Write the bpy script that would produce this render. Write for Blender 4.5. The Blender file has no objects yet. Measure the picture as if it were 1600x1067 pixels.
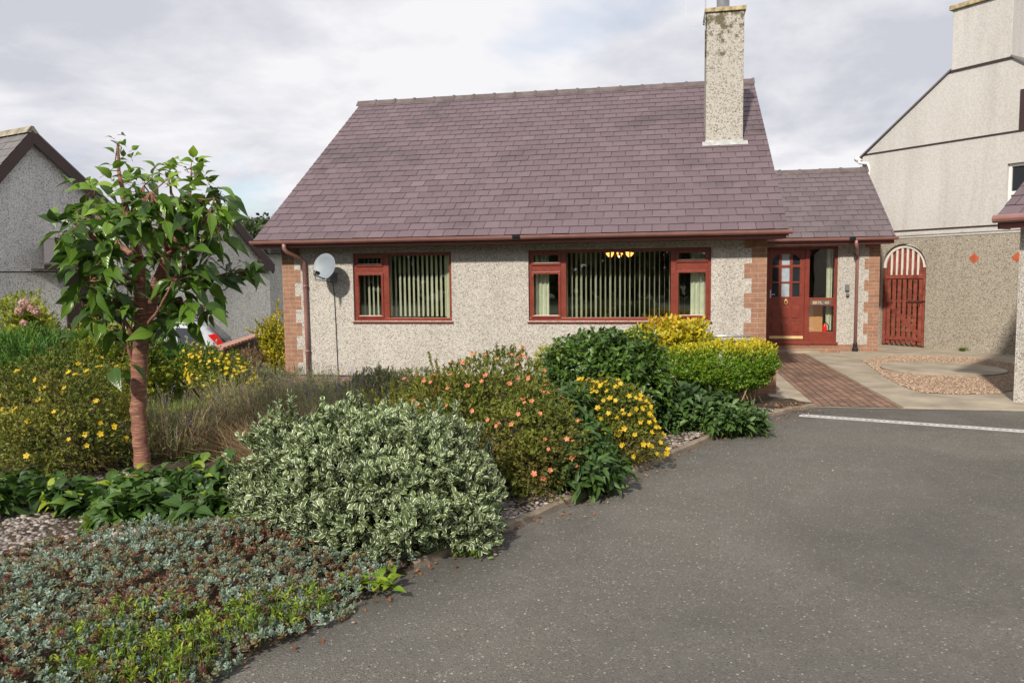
import bpy, math, random
import numpy as np
from mathutils import Vector, Matrix, Quaternion
random.seed(7); RNG = np.random.default_rng(11)
SC = bpy.context.scene
COL = SC.collection
rad = math.radians
PI = math.pi

# ---------------------------------------------------------------- camera
CF, CYAW, CPIT, CROLL = 1209.668, 0.1940, -0.0828, -0.0115
CPOS = np.array([-1.521, -12.25, 1.632])
_f = np.array([-math.sin(CYAW) * math.cos(CPIT), math.cos(CYAW) * math.cos(CPIT), math.sin(CPIT)])
_r0 = np.array([math.cos(CYAW), math.sin(CYAW), 0.0]); _u0 = np.cross(_r0, _f)
_r = _r0 * math.cos(CROLL) + _u0 * math.sin(CROLL); _u = -_r0 * math.sin(CROLL) + _u0 * math.cos(CROLL)
cam = bpy.data.objects.new('camera', bpy.data.cameras.new('camera')); COL.objects.link(cam)
cam.matrix_world = Matrix(((_r[0], _u[0], -_f[0], CPOS[0]), (_r[1], _u[1], -_f[1], CPOS[1]), (_r[2], _u[2], -_f[2], CPOS[2]), (0, 0, 0, 1)))
cam.data.sensor_width = 36; cam.data.lens = CF / 1600 * 36
cam.data.clip_start = .05; cam.data.clip_end = 2000
SC.camera = cam
def at(px, py, d):
    return CPOS + (_f + _r * (px - 800) / CF - _u * (py - 533.5) / CF) * d
def onground(px, py, z=0.0):
    v = _f + _r * (px - 800) / CF - _u * (py - 533.5) / CF
    return CPOS + v * ((z - CPOS[2]) / v[2])

# ---------------------------------------------------------------- world and sun
SUN_TO = Vector((-.21, -1.0, .73)).normalized()
w = bpy.data.worlds.new('World'); SC.world = w; w.use_nodes = True
nt = w.node_tree; nt.nodes.clear(); N = nt.nodes; Lk = nt.links
out = N.new('ShaderNodeOutputWorld'); bg = N.new('ShaderNodeBackground'); bg.inputs['Strength'].default_value = .1
sky = N.new('ShaderNodeTexSky'); sky.sky_type = 'NISHITA'; sky.sun_disc = False
sky.sun_elevation = math.asin(SUN_TO.z); sky.sun_rotation = math.atan2(SUN_TO.x, SUN_TO.y)
tc = N.new('ShaderNodeTexCoord'); sep = N.new('ShaderNodeSeparateXYZ'); Lk.new(tc.outputs['Generated'], sep.inputs[0])
def wm(op, a, b=None):
    m = N.new('ShaderNodeMath'); m.operation = op
    for i, v in enumerate((a, b)):
        if v is None: continue
        if isinstance(v, (int, float)): m.inputs[i].default_value = v
        else: Lk.new(v, m.inputs[i])
    return m.outputs[0]
den = wm('ADD', wm('MAXIMUM', sep.outputs[2], 0.0), .22)
cx = wm('DIVIDE', sep.outputs[0], den); cy = wm('DIVIDE', sep.outputs[1], den)
cv = N.new('ShaderNodeCombineXYZ'); Lk.new(cx, cv.inputs[0]); Lk.new(cy, cv.inputs[1])
def wnoise(scale, det, off, rough=.55):
    mp = N.new('ShaderNodeVectorMath'); mp.operation = 'ADD'; mp.inputs[1].default_value = off; Lk.new(cv.outputs[0], mp.inputs[0])
    n = N.new('ShaderNodeTexNoise'); n.inputs['Scale'].default_value = scale; n.inputs['Detail'].default_value = det
    n.inputs['Roughness'].default_value = rough; n.inputs['Distortion'].default_value = .25
    Lk.new(mp.outputs[0], n.inputs['Vector']); return n.outputs['Fac']
big = wnoise(1.25, 7, (3.1, 1.7, 0)); fine = wnoise(3.4, 9, (9.1, 4.7, 2.), .6)
mixn = wm('ADD', wm('MULTIPLY', big, .78), wm('MULTIPLY', fine, .22))
ramp = N.new('ShaderNodeValToRGB'); Lk.new(mixn, ramp.inputs[0])
ramp.color_ramp.elements[0].position = .42; ramp.color_ramp.elements[0].color = (4.3, 4.4, 4.9, 1)
ramp.color_ramp.elements[1].position = .58; ramp.color_ramp.elements[1].color = (6.5, 6.45, 6.65, 1)
cover = N.new('ShaderNodeMapRange'); cover.inputs[1].default_value = .72; cover.inputs[2].default_value = .60
cover.inputs[3].default_value = .25; cover.inputs[4].default_value = 1
Lk.new(wnoise(.8, 5, (21.3, 7.9, 1.)), cover.inputs[0])
mx = N.new('ShaderNodeMix'); mx.data_type = 'RGBA'
Lk.new(cover.outputs[0], mx.inputs[0]); Lk.new(sky.outputs[0], mx.inputs[6]); Lk.new(ramp.outputs[0], mx.inputs[7])
Lk.new(mx.outputs[2], bg.inputs['Color']); Lk.new(bg.outputs[0], out.inputs['Surface'])
sl = bpy.data.lights.new('sun', 'SUN'); sl.energy = 3.5; sl.angle = rad(2.6); sl.color = (1.0, .915, .80)
sun = bpy.data.objects.new('sun', sl); COL.objects.link(sun)
sun.rotation_mode = 'QUATERNION'; sun.rotation_quaternion = SUN_TO.to_track_quat('Z', 'Y'); sun.location = (0, -20, 20)
SC.view_settings.view_transform = 'Standard'; SC.view_settings.look = 'None'
SC.view_settings.exposure = .52; SC.view_settings.gamma = 1; SC.view_settings.use_curve_mapping = False
SC.render.engine = 'CYCLES'
try:
    SC.cycles.max_bounces = 6; SC.cycles.transmission_bounces = 5; SC.cycles.transparent_max_bounces = 6
except Exception: pass

# ---------------------------------------------------------------- material helpers
class M_:
    def __init__(s, name):
        s.m = bpy.data.materials.new(name); s.m.use_nodes = True; s.t = s.m.node_tree; s.N = s.t.nodes; s.L = s.t.links
        s.b = s.N['Principled BSDF']; s.tc = None
    def co(s, scale=1, sc3=None):
        if s.tc is None: s.tc = s.N.new('ShaderNodeTexCoord')
        if sc3 is None: return s.tc.outputs['Object']
        m = s.N.new('ShaderNodeMapping'); m.inputs['Scale'].default_value = sc3; s.L.new(s.tc.outputs['Object'], m.inputs[0]); return m.outputs[0]
    def uv(s):
        if s.tc is None: s.tc = s.N.new('ShaderNodeTexCoord')
        return s.tc.outputs['UV']
    def attr(s, n='tint'):
        a = s.N.new('ShaderNodeAttribute'); a.attribute_name = n; return a.outputs['Fac']
    def noise(s, scale, det=3, vec=None, rough=.55, dist=0):
        n = s.N.new('ShaderNodeTexNoise'); n.inputs['Scale'].default_value = scale; n.inputs['Detail'].default_value = det
        n.inputs['Roughness'].default_value = rough; n.inputs['Distortion'].default_value = dist
        s.L.new(vec or s.co(), n.inputs['Vector']); return n.outputs['Fac']
    def vor(s, scale, feat='F1', vec=None, out='Distance'):
        n = s.N.new('ShaderNodeTexVoronoi'); n.feature = feat; n.inputs['Scale'].default_value = scale
        s.L.new(vec or s.co(), n.inputs['Vector']); return n.outputs[out]
    def math(s, op, a, b=None, clamp=False):
        m = s.N.new('ShaderNodeMath'); m.operation = op; m.use_clamp = clamp
        for i, v in enumerate((a, b)):
            if v is None: continue
            if isinstance(v, (int, float)): m.inputs[i].default_value = v
            else: s.L.new(v, m.inputs[i])
        return m.outputs[0]
    def ramp(s, fac, stops, interp='LINEAR'):
        r = s.N.new('ShaderNodeValToRGB'); e = r.color_ramp.elements; r.color_ramp.interpolation = interp
        while len(e) < len(stops): e.new(.5)
        for i, (p, c) in enumerate(stops):
            e[i].position = p; e[i].color = (c if isinstance(c, tuple) else (c, c, c)) + (1,)
        s.L.new(fac, r.inputs[0]); return r.outputs[0]
    def mix(s, fac, a, b, mode='MIX'):
        m = s.N.new('ShaderNodeMix'); m.data_type = 'RGBA'; m.blend_type = mode
        for k, v in ((0, fac), (6, a), (7, b)):
            if isinstance(v, (int, float)): m.inputs[k].default_value = v
            elif isinstance(v, tuple): m.inputs[k].default_value = v + (1,)
            else: s.L.new(v, m.inputs[k])
        return m.outputs[2]
    def base(s, c):
        if isinstance(c, tuple): s.b.inputs['Base Color'].default_value = c + (1,)
        else: s.L.new(c, s.b.inputs['Base Color'])
        return s
    def set(s, rough=.6, metal=0, spec=.5):
        for k, v in (('Roughness', rough), ('Metallic', metal), ('Specular IOR Level', spec)):
            if isinstance(v, (int, float)): s.b.inputs[k].default_value = v
            else: s.L.new(v, s.b.inputs[k])
        return s
    def bump(s, h, strength=.5, dist=.01):
        b = s.N.new('ShaderNodeBump'); b.inputs['Strength'].default_value = strength; b.inputs['Distance'].default_value = dist
        s.L.new(h, b.inputs['Height']); s.L.new(b.outputs[0], s.b.inputs['Normal']); return s
    def translucent(s, col, amt):
        t = s.N.new('ShaderNodeBsdfTranslucent'); s.L.new(col, t.inputs[0]) if not isinstance(col, tuple) else None
        m = s.N.new('ShaderNodeMixShader'); m.inputs[0].default_value = amt
        s.L.new(s.b.outputs[0], m.inputs[1]); s.L.new(t.outputs[0], m.inputs[2])
        s.L.new(m.outputs[0], s.N['Material Output'].inputs['Surface']); return s

MAT = {}
def simple(name, c, rough=.5, metal=0, var=.12, vs=3, spec=.5, bump=None):
    m = M_(name); n = m.noise(vs, 5)
    lo = tuple(x * (1 - var) for x in c); hi = tuple(min(1, x * (1 + var)) for x in c)
    m.base(m.ramp(n, [(.3, lo), (.7, hi)])).set(m.ramp(m.noise(vs * 4, 3), [(.3, max(.05, rough - .08)), (.7, min(1, rough + .08))]), metal, spec)
    if bump: m.bump(m.noise(bump[0], 4), bump[1], bump[2])
    MAT[name] = m.m; return m.m

def pebbledash(name, cream, scale=62, dark=.26, streak=.25):
    m = M_(name)
    rnd = m.vor(scale, out='Color')
    sx = m.N.new('ShaderNodeSeparateColor'); m.L.new(rnd, sx.inputs[0])
    c = m.ramp(sx.outputs[0], [(0, tuple(x * .38 for x in cream)), (.12, tuple(x * .50 for x in cream)), (.2, tuple(x * .78 for x in cream)), (.45, cream), (1, tuple(min(1, x * 1.22) for x in cream))])
    d = m.vor(scale)
    c = m.mix(m.ramp(d, [(.25, .0), (.65, dark * 2)]), c, tuple(x * .55 for x in cream))
    grime = m.ramp(m.noise(1.1, 6, m.co(1, (1, 1, .45)), dist=.4), [(.35, (.88, .88, .87)), (.65, (1, 1, 1))])
    grime = m.mix(1., grime, m.ramp(m.noise(3.2, 5, m.co(1, (1, 1, .12)), dist=.3), [(.34, (.91, .90, .89)), (.52, (1, 1, 1))]), 'MULTIPLY')
    c = m.mix(1.0, c, grime, 'MULTIPLY')
    m.base(c).set(.9, 0, .2).bump(m.ramp(d, [(0, 1.), (.6, 0.)]), .7, .008)
    MAT[name] = m.m; return m.m

def brickmat(name, c1, c2, mortar):
    m = M_(name); s = m.N.new('ShaderNodeSeparateXYZ'); m.L.new(m.co(), s.inputs[0])
    x = m.math('ADD', s.outputs[0], s.outputs[1]); cv_ = m.N.new('ShaderNodeCombineXYZ'); m.L.new(x, cv_.inputs[0]); m.L.new(s.outputs[2], cv_.inputs[1])
    b = m.N.new('ShaderNodeTexBrick'); m.L.new(cv_.outputs[0], b.inputs['Vector']); b.inputs['Scale'].default_value = 1
    b.inputs['Brick Width'].default_value = .222; b.inputs['Row Height'].default_value = .075; b.inputs['Mortar Size'].default_value = .0065
    b.inputs['Mortar Smooth'].default_value = .3; b.inputs['Bias'].default_value = 0
    b.inputs['Color1'].default_value = c1 + (1,); b.inputs['Color2'].default_value = c2 + (1,); b.inputs['Mortar'].default_value = mortar + (1,)
    n = m.ramp(m.noise(9, 6), [(.3, (.78, .78, .78)), (.7, (1.15, 1.12, 1.1))])
    m.base(m.mix(1., b.outputs['Color'], n, 'MULTIPLY')).set(.85, 0, .2)
    h = m.math('ADD', m.math('MULTIPLY', b.outputs['Fac'], -1.), m.math('MULTIPLY', m.noise(60, 4), .3))
    m.bump(h, .6, .006); MAT[name] = m.m; return m.m

pebbledash('pebbledash_wall', (.60, .565, .515), 60, .34)
pebbledash('pebbledash_aged', (.45, .405, .335), 50, .34)
pebbledash('pebbledash_chimney', (.47, .43, .345), 48, .3)
pebbledash('pebbledash_grey', (.74, .72, .71), 50, .16)
brickmat('brick', (.315, .175, .115), (.27, .145, .098), (.36, .27, .20))
simple('mahogany', (.185, .036, .022), .33, vs=6, var=.18)
simple('mahogany_dark', (.042, .022, .019), .45, vs=5)
simple('fascia_red', (.17, .048, .038), .45, vs=4)
simple('gutter_pink', (.27, .135, .12), .35, vs=5)
simple('black_plastic', (.015, .015, .017), .4)
simple('grey_plastic', (.14, .145, .155), .45)
simple('white_plastic', (.72, .72, .70), .4)
simple('dish_grey', (.20, .235, .27), .5, vs=8, var=.08)
simple('brass', (.78, .58, .27), .4, .3)
simple('galvanised', (.55, .57, .60), .38, .8, vs=14)
simple('lead', (.42, .43, .42), .6, .2, vs=9, var=.25)
simple('flue_metal', (.22, .22, .24), .5, .5, vs=6)
simple('concrete_slab', (.315, .270, .205), .9, vs=2.2, var=.28, bump=(60, .35, .004))
simple('concrete_kerb', (.215, .175, .130), .95, vs=5, var=.35, bump=(45, .6, .01))
simple('gate_red', (.235, .058, .038), .55, vs=9, var=.4)
simple('arch_white', (.66, .62, .56), .6, vs=6, var=.1)
simple('ridge_tile_mat', (.115, .092, .092), .9, vs=6, var=.3, bump=(40, .5, .005))
simple('ridge_tile_old', (.26, .235, .18), .95, vs=5, var=.45, bump=(30, .5, .006))
simple('concrete_pale', (.42, .42, .42), .7, vs=9, var=.2)
simple('tile_diamond', (.42, .09, .035), .7, vs=9, var=.2)
simple('frost_blind', (.70, .69, .58), .8, vs=4, var=.1)
simple('net_curtain', (.74, .75, .66), .85, vs=9, var=.1)
simple('hall_orange', (.85, .40, .19), .8, vs=1.5, var=.08)
simple('room_dark', (.13, .115, .09), .9)
simple('red_gloss', (.55, .012, .012), .25)
simple('bark_brown', (.10, .07, .045), .9, vs=20, var=.4, bump=(50, .6, .01))
simple('stem_tan', (.33, .23, .12), .9, vs=15, var=.3)
simple('car_silver', (.56, .58, .62), .3, .25, vs=1, var=.04)
simple('rubber', (.02, .02, .02), .8)
simple('lichen_slab', (.36, .30, .17), .95, vs=12, var=.5, bump=(35, .6, .01))
simple('pot_yellow', (.55, .36, .10), .8, vs=9, var=.3)
simple('block_tan', (.42, .31, .16), .9, vs=7, var=.5, bump=(30, .8, .02))
simple('cable_black', (.02, .02, .02), .6)
simple('cable_white', (.6, .6, .6), .6)
simple('frost_glass', (.32, .38, .42), .35, vs=10, var=.15)
simple('plaque_slate', (.10, .10, .10), .5, vs=12)
simple('gold_paint', (.75, .52, .22), .5)
simple('moss', (.10, .10, .045), .95, vs=20, var=.5)
m = M_('render_smooth')
c = m.ramp(m.noise(.9, 7, m.co(1, (1, 1, .35)), dist=.5), [(.3, (.51, .495, .475)), (.7, (.58, .565, .545))])
c = m.mix(1., c, m.ramp(m.noise(26, 4), [(.35, (.84, .84, .84)), (.6, (1, 1, 1))]), 'MULTIPLY')
c = m.mix(1., c, m.ramp(m.noise(2.2, 6, m.co(1, (1, 1, .10)), dist=.3), [(.36, (.90, .895, .885)), (.56, (1, 1, 1))]), 'MULTIPLY')
m.base(c).set(.92, 0, .2).bump(m.noise(60, 4), .35, .005); MAT['render_smooth'] = m.m
# chimney with lichen growing under its cap
m = M_('chimney_render'); rnd = m.vor(58, out='Color'); sx = m.N.new('ShaderNodeSeparateColor'); m.L.new(rnd, sx.inputs[0])
c = m.ramp(sx.outputs[0], [(0, (.15, .14, .125)), (.14, (.24, .225, .195)), (.28, (.37, .35, .31)), (1, (.46, .44, .395))])
sp = m.N.new('ShaderNodeSeparateXYZ'); m.L.new(m.co(), sp.inputs[0])
hgt = m.ramp(m.math('MULTIPLY', m.math('SUBTRACT', sp.outputs[2], 5.0), .85), [(0, 0.), (1, 1.)])
li = m.ramp(m.math('ADD', m.noise(7, 6), m.math('MULTIPLY', hgt, .22)), [(.66, 0.), (.76, .85)])
c = m.mix(li, c, (.085, .07, .03)); m.base(c).set(.95, 0, .2).bump(m.vor(46), -.6, .01); MAT['chimney_render'] = m.m
# slates
def slate(name, a, b, stain=(.045, .04, .038)):
    m = M_(name); t = m.attr()
    c = m.ramp(t, [(0, (.022, .018, .018)), (.04, (.022, .018, .018)), (.05, a), (.5, tuple((x + y) / 2 for x, y in zip(a, b))), (.93, b), (1, tuple(x * 1.12 for x in b))])
    c = m.mix(m.ramp(m.noise(30, 6, m.co(1, (1, .5, .5))), [(.3, .25), (.7, 0.)]), c, tuple(x * .6 for x in a))
    c = m.mix(m.ramp(m.noise(.75, 7, dist=.6), [(.54, 0.), (.74, .6)]), c, stain)
    c = m.mix(m.ramp(m.noise(17, 5), [(.70, 0.), (.76, .45)]), c, (.30, .28, .25))
    m.base(c).set(m.ramp(m.noise(6, 4), [(.3, .55), (.7, .8)]), 0, .4).bump(m.noise(40, 5), .3, .004); MAT[name] = m.m
slate('slate_purple', (.118, .082, .094), (.165, .121, .136))
slate('slate_porch', (.115, .090, .098), (.165, .132, .140))
slate('slate_grey', (.12, .115, .12), (.20, .19, .185))
# asphalt
m = M_('asphalt')
c = m.ramp(m.noise(.55, 6, dist=.5), [(.3, (.112, .105, .092)), (.7, (.164, .155, .136))])
c = m.mix(m.ramp(m.noise(2.3, 6, dist=1.2), [(.50, 0.), (.70, .65)]), c, (.175, .166, .150))
v1 = m.vor(140, out='Color'); s1 = m.N.new('ShaderNodeSeparateColor'); m.L.new(v1, s1.inputs[0])
c = m.mix(m.ramp(s1.outputs[0], [(.0, .8), (.28, 0.), (.72, 0.), (1, .65)]), c, m.ramp(s1.outputs[1], [(0, (.035, .033, .03)), (1, (.20, .19, .17))]))
v2 = m.vor(62, out='Color'); s2 = m.N.new('ShaderNodeSeparateColor'); m.L.new(v2, s2.inputs[0])
chip = m.math('MULTIPLY', m.ramp(s2.outputs[1], [(.965, 0.), (.975, .75)]), m.ramp(m.vor(62), [(.28, 1.), (.42, 0.)]))
c = m.mix(chip, c, (.50, .47, .42))
v3 = m.vor(118, out='Color'); s3 = m.N.new('ShaderNodeSeparateColor'); m.L.new(v3, s3.inputs[0])
c = m.mix(m.ramp(s3.outputs[0], [(.90, 0.), (.97, .6)]), c, m.ramp(s3.outputs[1], [(0, (.16, .15, .13)), (1, (.40, .38, .34))]))
c = m.mix(m.ramp(m.noise(.33, 4, dist=.8), [(.42, .0), (.62, .35)]), c, (.05, .047, .043))
m.base(c).set(.9, 0, .25).bump(m.math('ADD', m.vor(140), m.math('MULTIPLY', m.noise(240, 3), .5)), .8, .006); MAT['asphalt'] = m.m
# soil
m = M_('soil')
c = m.ramp(m.noise(6, 8), [(.3, (.035, .026, .019)), (.7, (.11, .082, .058))])
m.base(c).set(.95, 0, .2).bump(m.noise(22, 8), 1., .04); MAT['soil'] = m.m
# ground beyond
m = M_('field'); m.base(m.ramp(m.noise(.25, 8), [(.3, (.05, .07, .025)), (.7, (.11, .12, .06))])).set(.95).bump(m.noise(20, 6), .6, .03); MAT['field'] = m.m
# block paving
m = M_('block_paving'); b = m.N.new('ShaderNodeTexBrick')
mp = m.N.new('ShaderNodeMapping'); mp.inputs['Rotation'].default_value = (0, 0, rad(90)); m.L.new(m.co(), mp.inputs[0]); m.L.new(mp.outputs[0], b.inputs['Vector'])
b.inputs['Scale'].default_value = 1; b.inputs['Brick Width'].default_value = .21; b.inputs['Row Height'].default_value = .105; b.inputs['Mortar Size'].default_value = .009; b.inputs['Mortar Smooth'].default_value = .3
b.inputs['Color1'].default_value = (.27, .165, .12, 1); b.inputs['Color2'].default_value = (.17, .10, .075, 1); b.inputs['Mortar'].default_value = (.075, .052, .038, 1)
c = m.mix(1., b.outputs['Color'], m.ramp(m.noise(1.6, 7, dist=.5), [(.3, (.72, .74, .72)), (.7, (1.25, 1.2, 1.15))]), 'MULTIPLY')
c = m.mix(m.ramp(m.noise(34, 5), [(.60, 0.), (.70, .55)]), c, (.33, .27, .20))
m.base(c).set(.85, 0, .3).bump(m.math('ADD', m.math('MULTIPLY', b.outputs['Fac'], -1.), m.math('MULTIPLY', m.noise(70, 4), .5)), .8, .006); MAT['block_paving'] = m.m
# gravel
def gravelmat(name, stops):
    m = M_(name); t = m.attr(); m.base(m.mix(m.ramp(m.noise(60, 4), [(.3, .35), (.7, 0.)]), m.ramp(t, stops), (.1, .085, .07))).set(.8, 0, .35); MAT[name] = m.m
gravelmat('gravel_pink', [(0, (.24, .155, .105)), (.4, (.41, .28, .19)), (.8, (.52, .38, .27)), (1, (.64, .54, .43))])
gravelmat('pebble_mix', [(0, (.11, .10, .095)), (.4, (.25, .225, .20)), (.75, (.34, .27, .24)), (1, (.52, .48, .44))])
m = M_('gravel_bed_base'); m.base(m.ramp(m.vor(60), [(.1, (.40, .27, .18)), (.6, (.17, .11, .075))])).set(.9).bump(m.vor(60), -1., .012); MAT['gravel_bed_base'] = m.m
# glass
m = M_('window_glass'); t = m.t; g = m.N.new('ShaderNodeBsdfGlossy'); g.inputs['Roughness'].default_value = .015; g.inputs['Color'].default_value = (1, 1, 1, 1)
tr = m.N.new('ShaderNodeBsdfTransparent'); tr.inputs[0].default_value = (.92, .945, .90, 1)
lw = m.N.new('ShaderNodeFresnel'); lw.inputs['IOR'].default_value = 1.5
fr = m.math('ADD', m.math('MULTIPLY', lw.outputs[0], 1.7), .03)
ms = m.N.new('ShaderNodeMixShader'); m.L.new(fr, ms.inputs[0]); m.L.new(tr.outputs[0], ms.inputs[1]); m.L.new(g.outputs[0], ms.inputs[2])
wv = m.N.new('ShaderNodeBump'); wv.inputs['Strength'].default_value = .06; wv.inputs['Distance'].default_value = .02; m.L.new(m.noise(1.5, 2), wv.inputs['Height']); m.L.new(wv.outputs[0], g.inputs['Normal'])
m.L.new(ms.outputs[0], m.N['Material Output'].inputs['Surface']); MAT['window_glass'] = m.m
m = M_('dark_glass'); m.base((.02, .025, .03)).set(.06, 0, .8); MAT['dark_glass'] = m.m
m = M_('lamp_warm'); m.base((1, .6, .25)); m.b.inputs['Emission Color'].default_value = (1, .42, .10, 1); m.b.inputs['Emission Strength'].default_value = 2.6; MAT['lamp_warm'] = m.m
m = M_('bulb_warm'); m.base((1, .8, .5)); m.b.inputs['Emission Color'].default_value = (1, .75, .4, 1); m.b.inputs['Emission Strength'].default_value = 25; MAT['bulb_warm'] = m.m
# cherry bark
m = M_('cherry_bark')
bands = m.noise(5, 8, m.co(1, (2.2, 2.2, 26)), .7, .4)
c = m.ramp(bands, [(.30, (.060, .028, .020)), (.44, (.18, .075, .050)), (.56, (.30, .135, .088)), (.68, (.52, .34, .24))])
c = m.mix(m.ramp(m.noise(3.2, 5), [(.5, 0.), (.68, .55)]), c, (.12, .10, .065))
m.base(c).set(.62, 0, .4).bump(bands, .9, .012); MAT['cherry_bark'] = m.m

def leafmat(name, stops, rough=.42, trans=.25, vein=0., margin=None, flower=False, spec=.45, patch=None):
    m = M_(name); t = m.attr(); c = m.ramp(t, stops)
    if patch: c = m.mix(m.ramp(m.noise(patch[0], 3), [(patch[1], 0.), (patch[1] + .12, patch[2])]), c, patch[3])
    if vein or margin:
        s = m.N.new('ShaderNodeSeparateXYZ'); m.L.new(m.uv(), s.inputs[0])
        du = m.math('ABSOLUTE', m.math('SUBTRACT', s.outputs[0], .5))
    if vein:
        mid = m.math('LESS_THAN', du, .035)
        side = m.math('SINE', m.math('MULTIPLY', m.math('SUBTRACT', s.outputs[1], m.math('MULTIPLY', du, .7)), 62.))
        sv = m.ramp(side, [(.55, 0.), (1., vein * .6)])
        c = m.mix(sv, c, m.mix(1., c, (1.6, 1.6, 1.2), 'MULTIPLY'))
        c = m.mix(m.math('MULTIPLY', mid, vein), c, m.mix(1., c, (2.0, 1.9, 1.4), 'MULTIPLY'))
        m.bump(side, .15, .003)
    if margin:
        vv = s.outputs[1]; ol = m.math('POWER', m.math('MULTIPLY', m.math('MULTIPLY', vv, m.math('SUBTRACT', 1., vv)), 4.), .5)
        q = m.math('DIVIDE', m.math('MULTIPLY', du, 2.), m.math('ADD', ol, .02))
        c = m.mix(m.ramp(q, [(margin[1], 0.), (margin[1] + .14, 1.)]), c, margin[0])
    m.base(c).set(rough, 0, spec)
    if trans: m.translucent(c, trans)
    MAT[name] = m.m; return m.m
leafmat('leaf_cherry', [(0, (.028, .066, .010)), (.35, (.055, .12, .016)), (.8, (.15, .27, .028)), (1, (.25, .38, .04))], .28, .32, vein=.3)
leafmat('leaf_euonymus', [(0, (.070, .110, .035)), (.6, (.115, .175, .055)), (1, (.18, .25, .075))], .45, .2, margin=((.80, .82, .62), .55))
leafmat('leaf_potentilla', [(0, (.060, .085, .012)), (.5, (.155, .19, .026)), (1, (.27, .27, .045))], .6, .3, patch=(2.2, .52, .40, (.22, .12, .035)))
leafmat('leaf_laurel', [(0, (.030, .062, .010)), (.6, (.062, .125, .018)), (.95, (.11, .20, .026)), (1, (.20, .28, .03))], .30, .18, vein=.2, spec=.45)
leafmat('leaf_gold', [(0, (.10, .125, .012)), (.35, (.30, .29, .018)), (.8, (.54, .46, .022)), (1, (.62, .40, .03))], .36, .28)
leafmat('leaf_hedge', [(0, (.065, .14, .010)), (.45, (.15, .27, .014)), (.7, (.33, .36, .016)), (1, (.62, .50, .02))], .45, .28)
leafmat('leaf_dark', [(0, (.028, .062, .014)), (.6, (.058, .115, .026)), (1, (.10, .18, .038))], .45, .18, vein=.3)
leafmat('leaf_under', [(0, (.026, .060, .012)), (.5, (.055, .120, .022)), (.85, (.095, .18, .030)), (1, (.25, .33, .03))], .42, .28, vein=.5)
leafmat('leaf_sedum', [(0, (.11, .035, .028)), (.25, (.22, .11, .065)), (.42, (.26, .25, .11)), (.55, (.15, .20, .13)), (.85, (.22, .30, .235)), (1, (.34, .43, .35))], .65, .12)
leafmat('leaf_weed', [(0, (.07, .13, .010)), (.6, (.17, .28, .02)), (1, (.33, .40, .03))], .5, .3)
leafmat('leaf_juniper', [(0, (.035, .090, .012)), (.6, (.080, .185, .018)), (1, (.15, .28, .03))], .6, .25)
leafmat('leaf_yellowgreen', [(0, (.08, .12, .012)), (.5, (.20, .25, .02)), (1, (.42, .42, .04))], .5, .3)
leafmat('leaf_lavender', [(0, (.13, .145, .065)), (.6, (.26, .27, .13)), (1, (.42, .40, .22))], .7, .3)
leafmat('straw', [(0, (.14, .088, .045)), (.6, (.30, .21, .115)), (1, (.50, .38, .22))], .8, .25)
leafmat('petal_yellow', [(0, (.62, .40, .012)), (1, (.80, .60, .02))], .5, .3)
leafmat('petal_peach', [(0, (.66, .20, .10)), (1, (.80, .36, .17))], .5, .3)
leafmat('petal_pink', [(0, (.46, .26, .20)), (1, (.62, .42, .36))], .5, .3)
leafmat('petal_purple', [(0, (.10, .06, .26)), (1, (.20, .13, .42))], .6, .2)
leafmat('leaf_litter', [(0, (.14, .05, .02)), (.6, (.34, .14, .05)), (1, (.45, .30, .16))], .7, .1)
leafmat('leaf_wood', [(0, (.035, .055, .018)), (1, (.09, .13, .045))], .7, .15)

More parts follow.
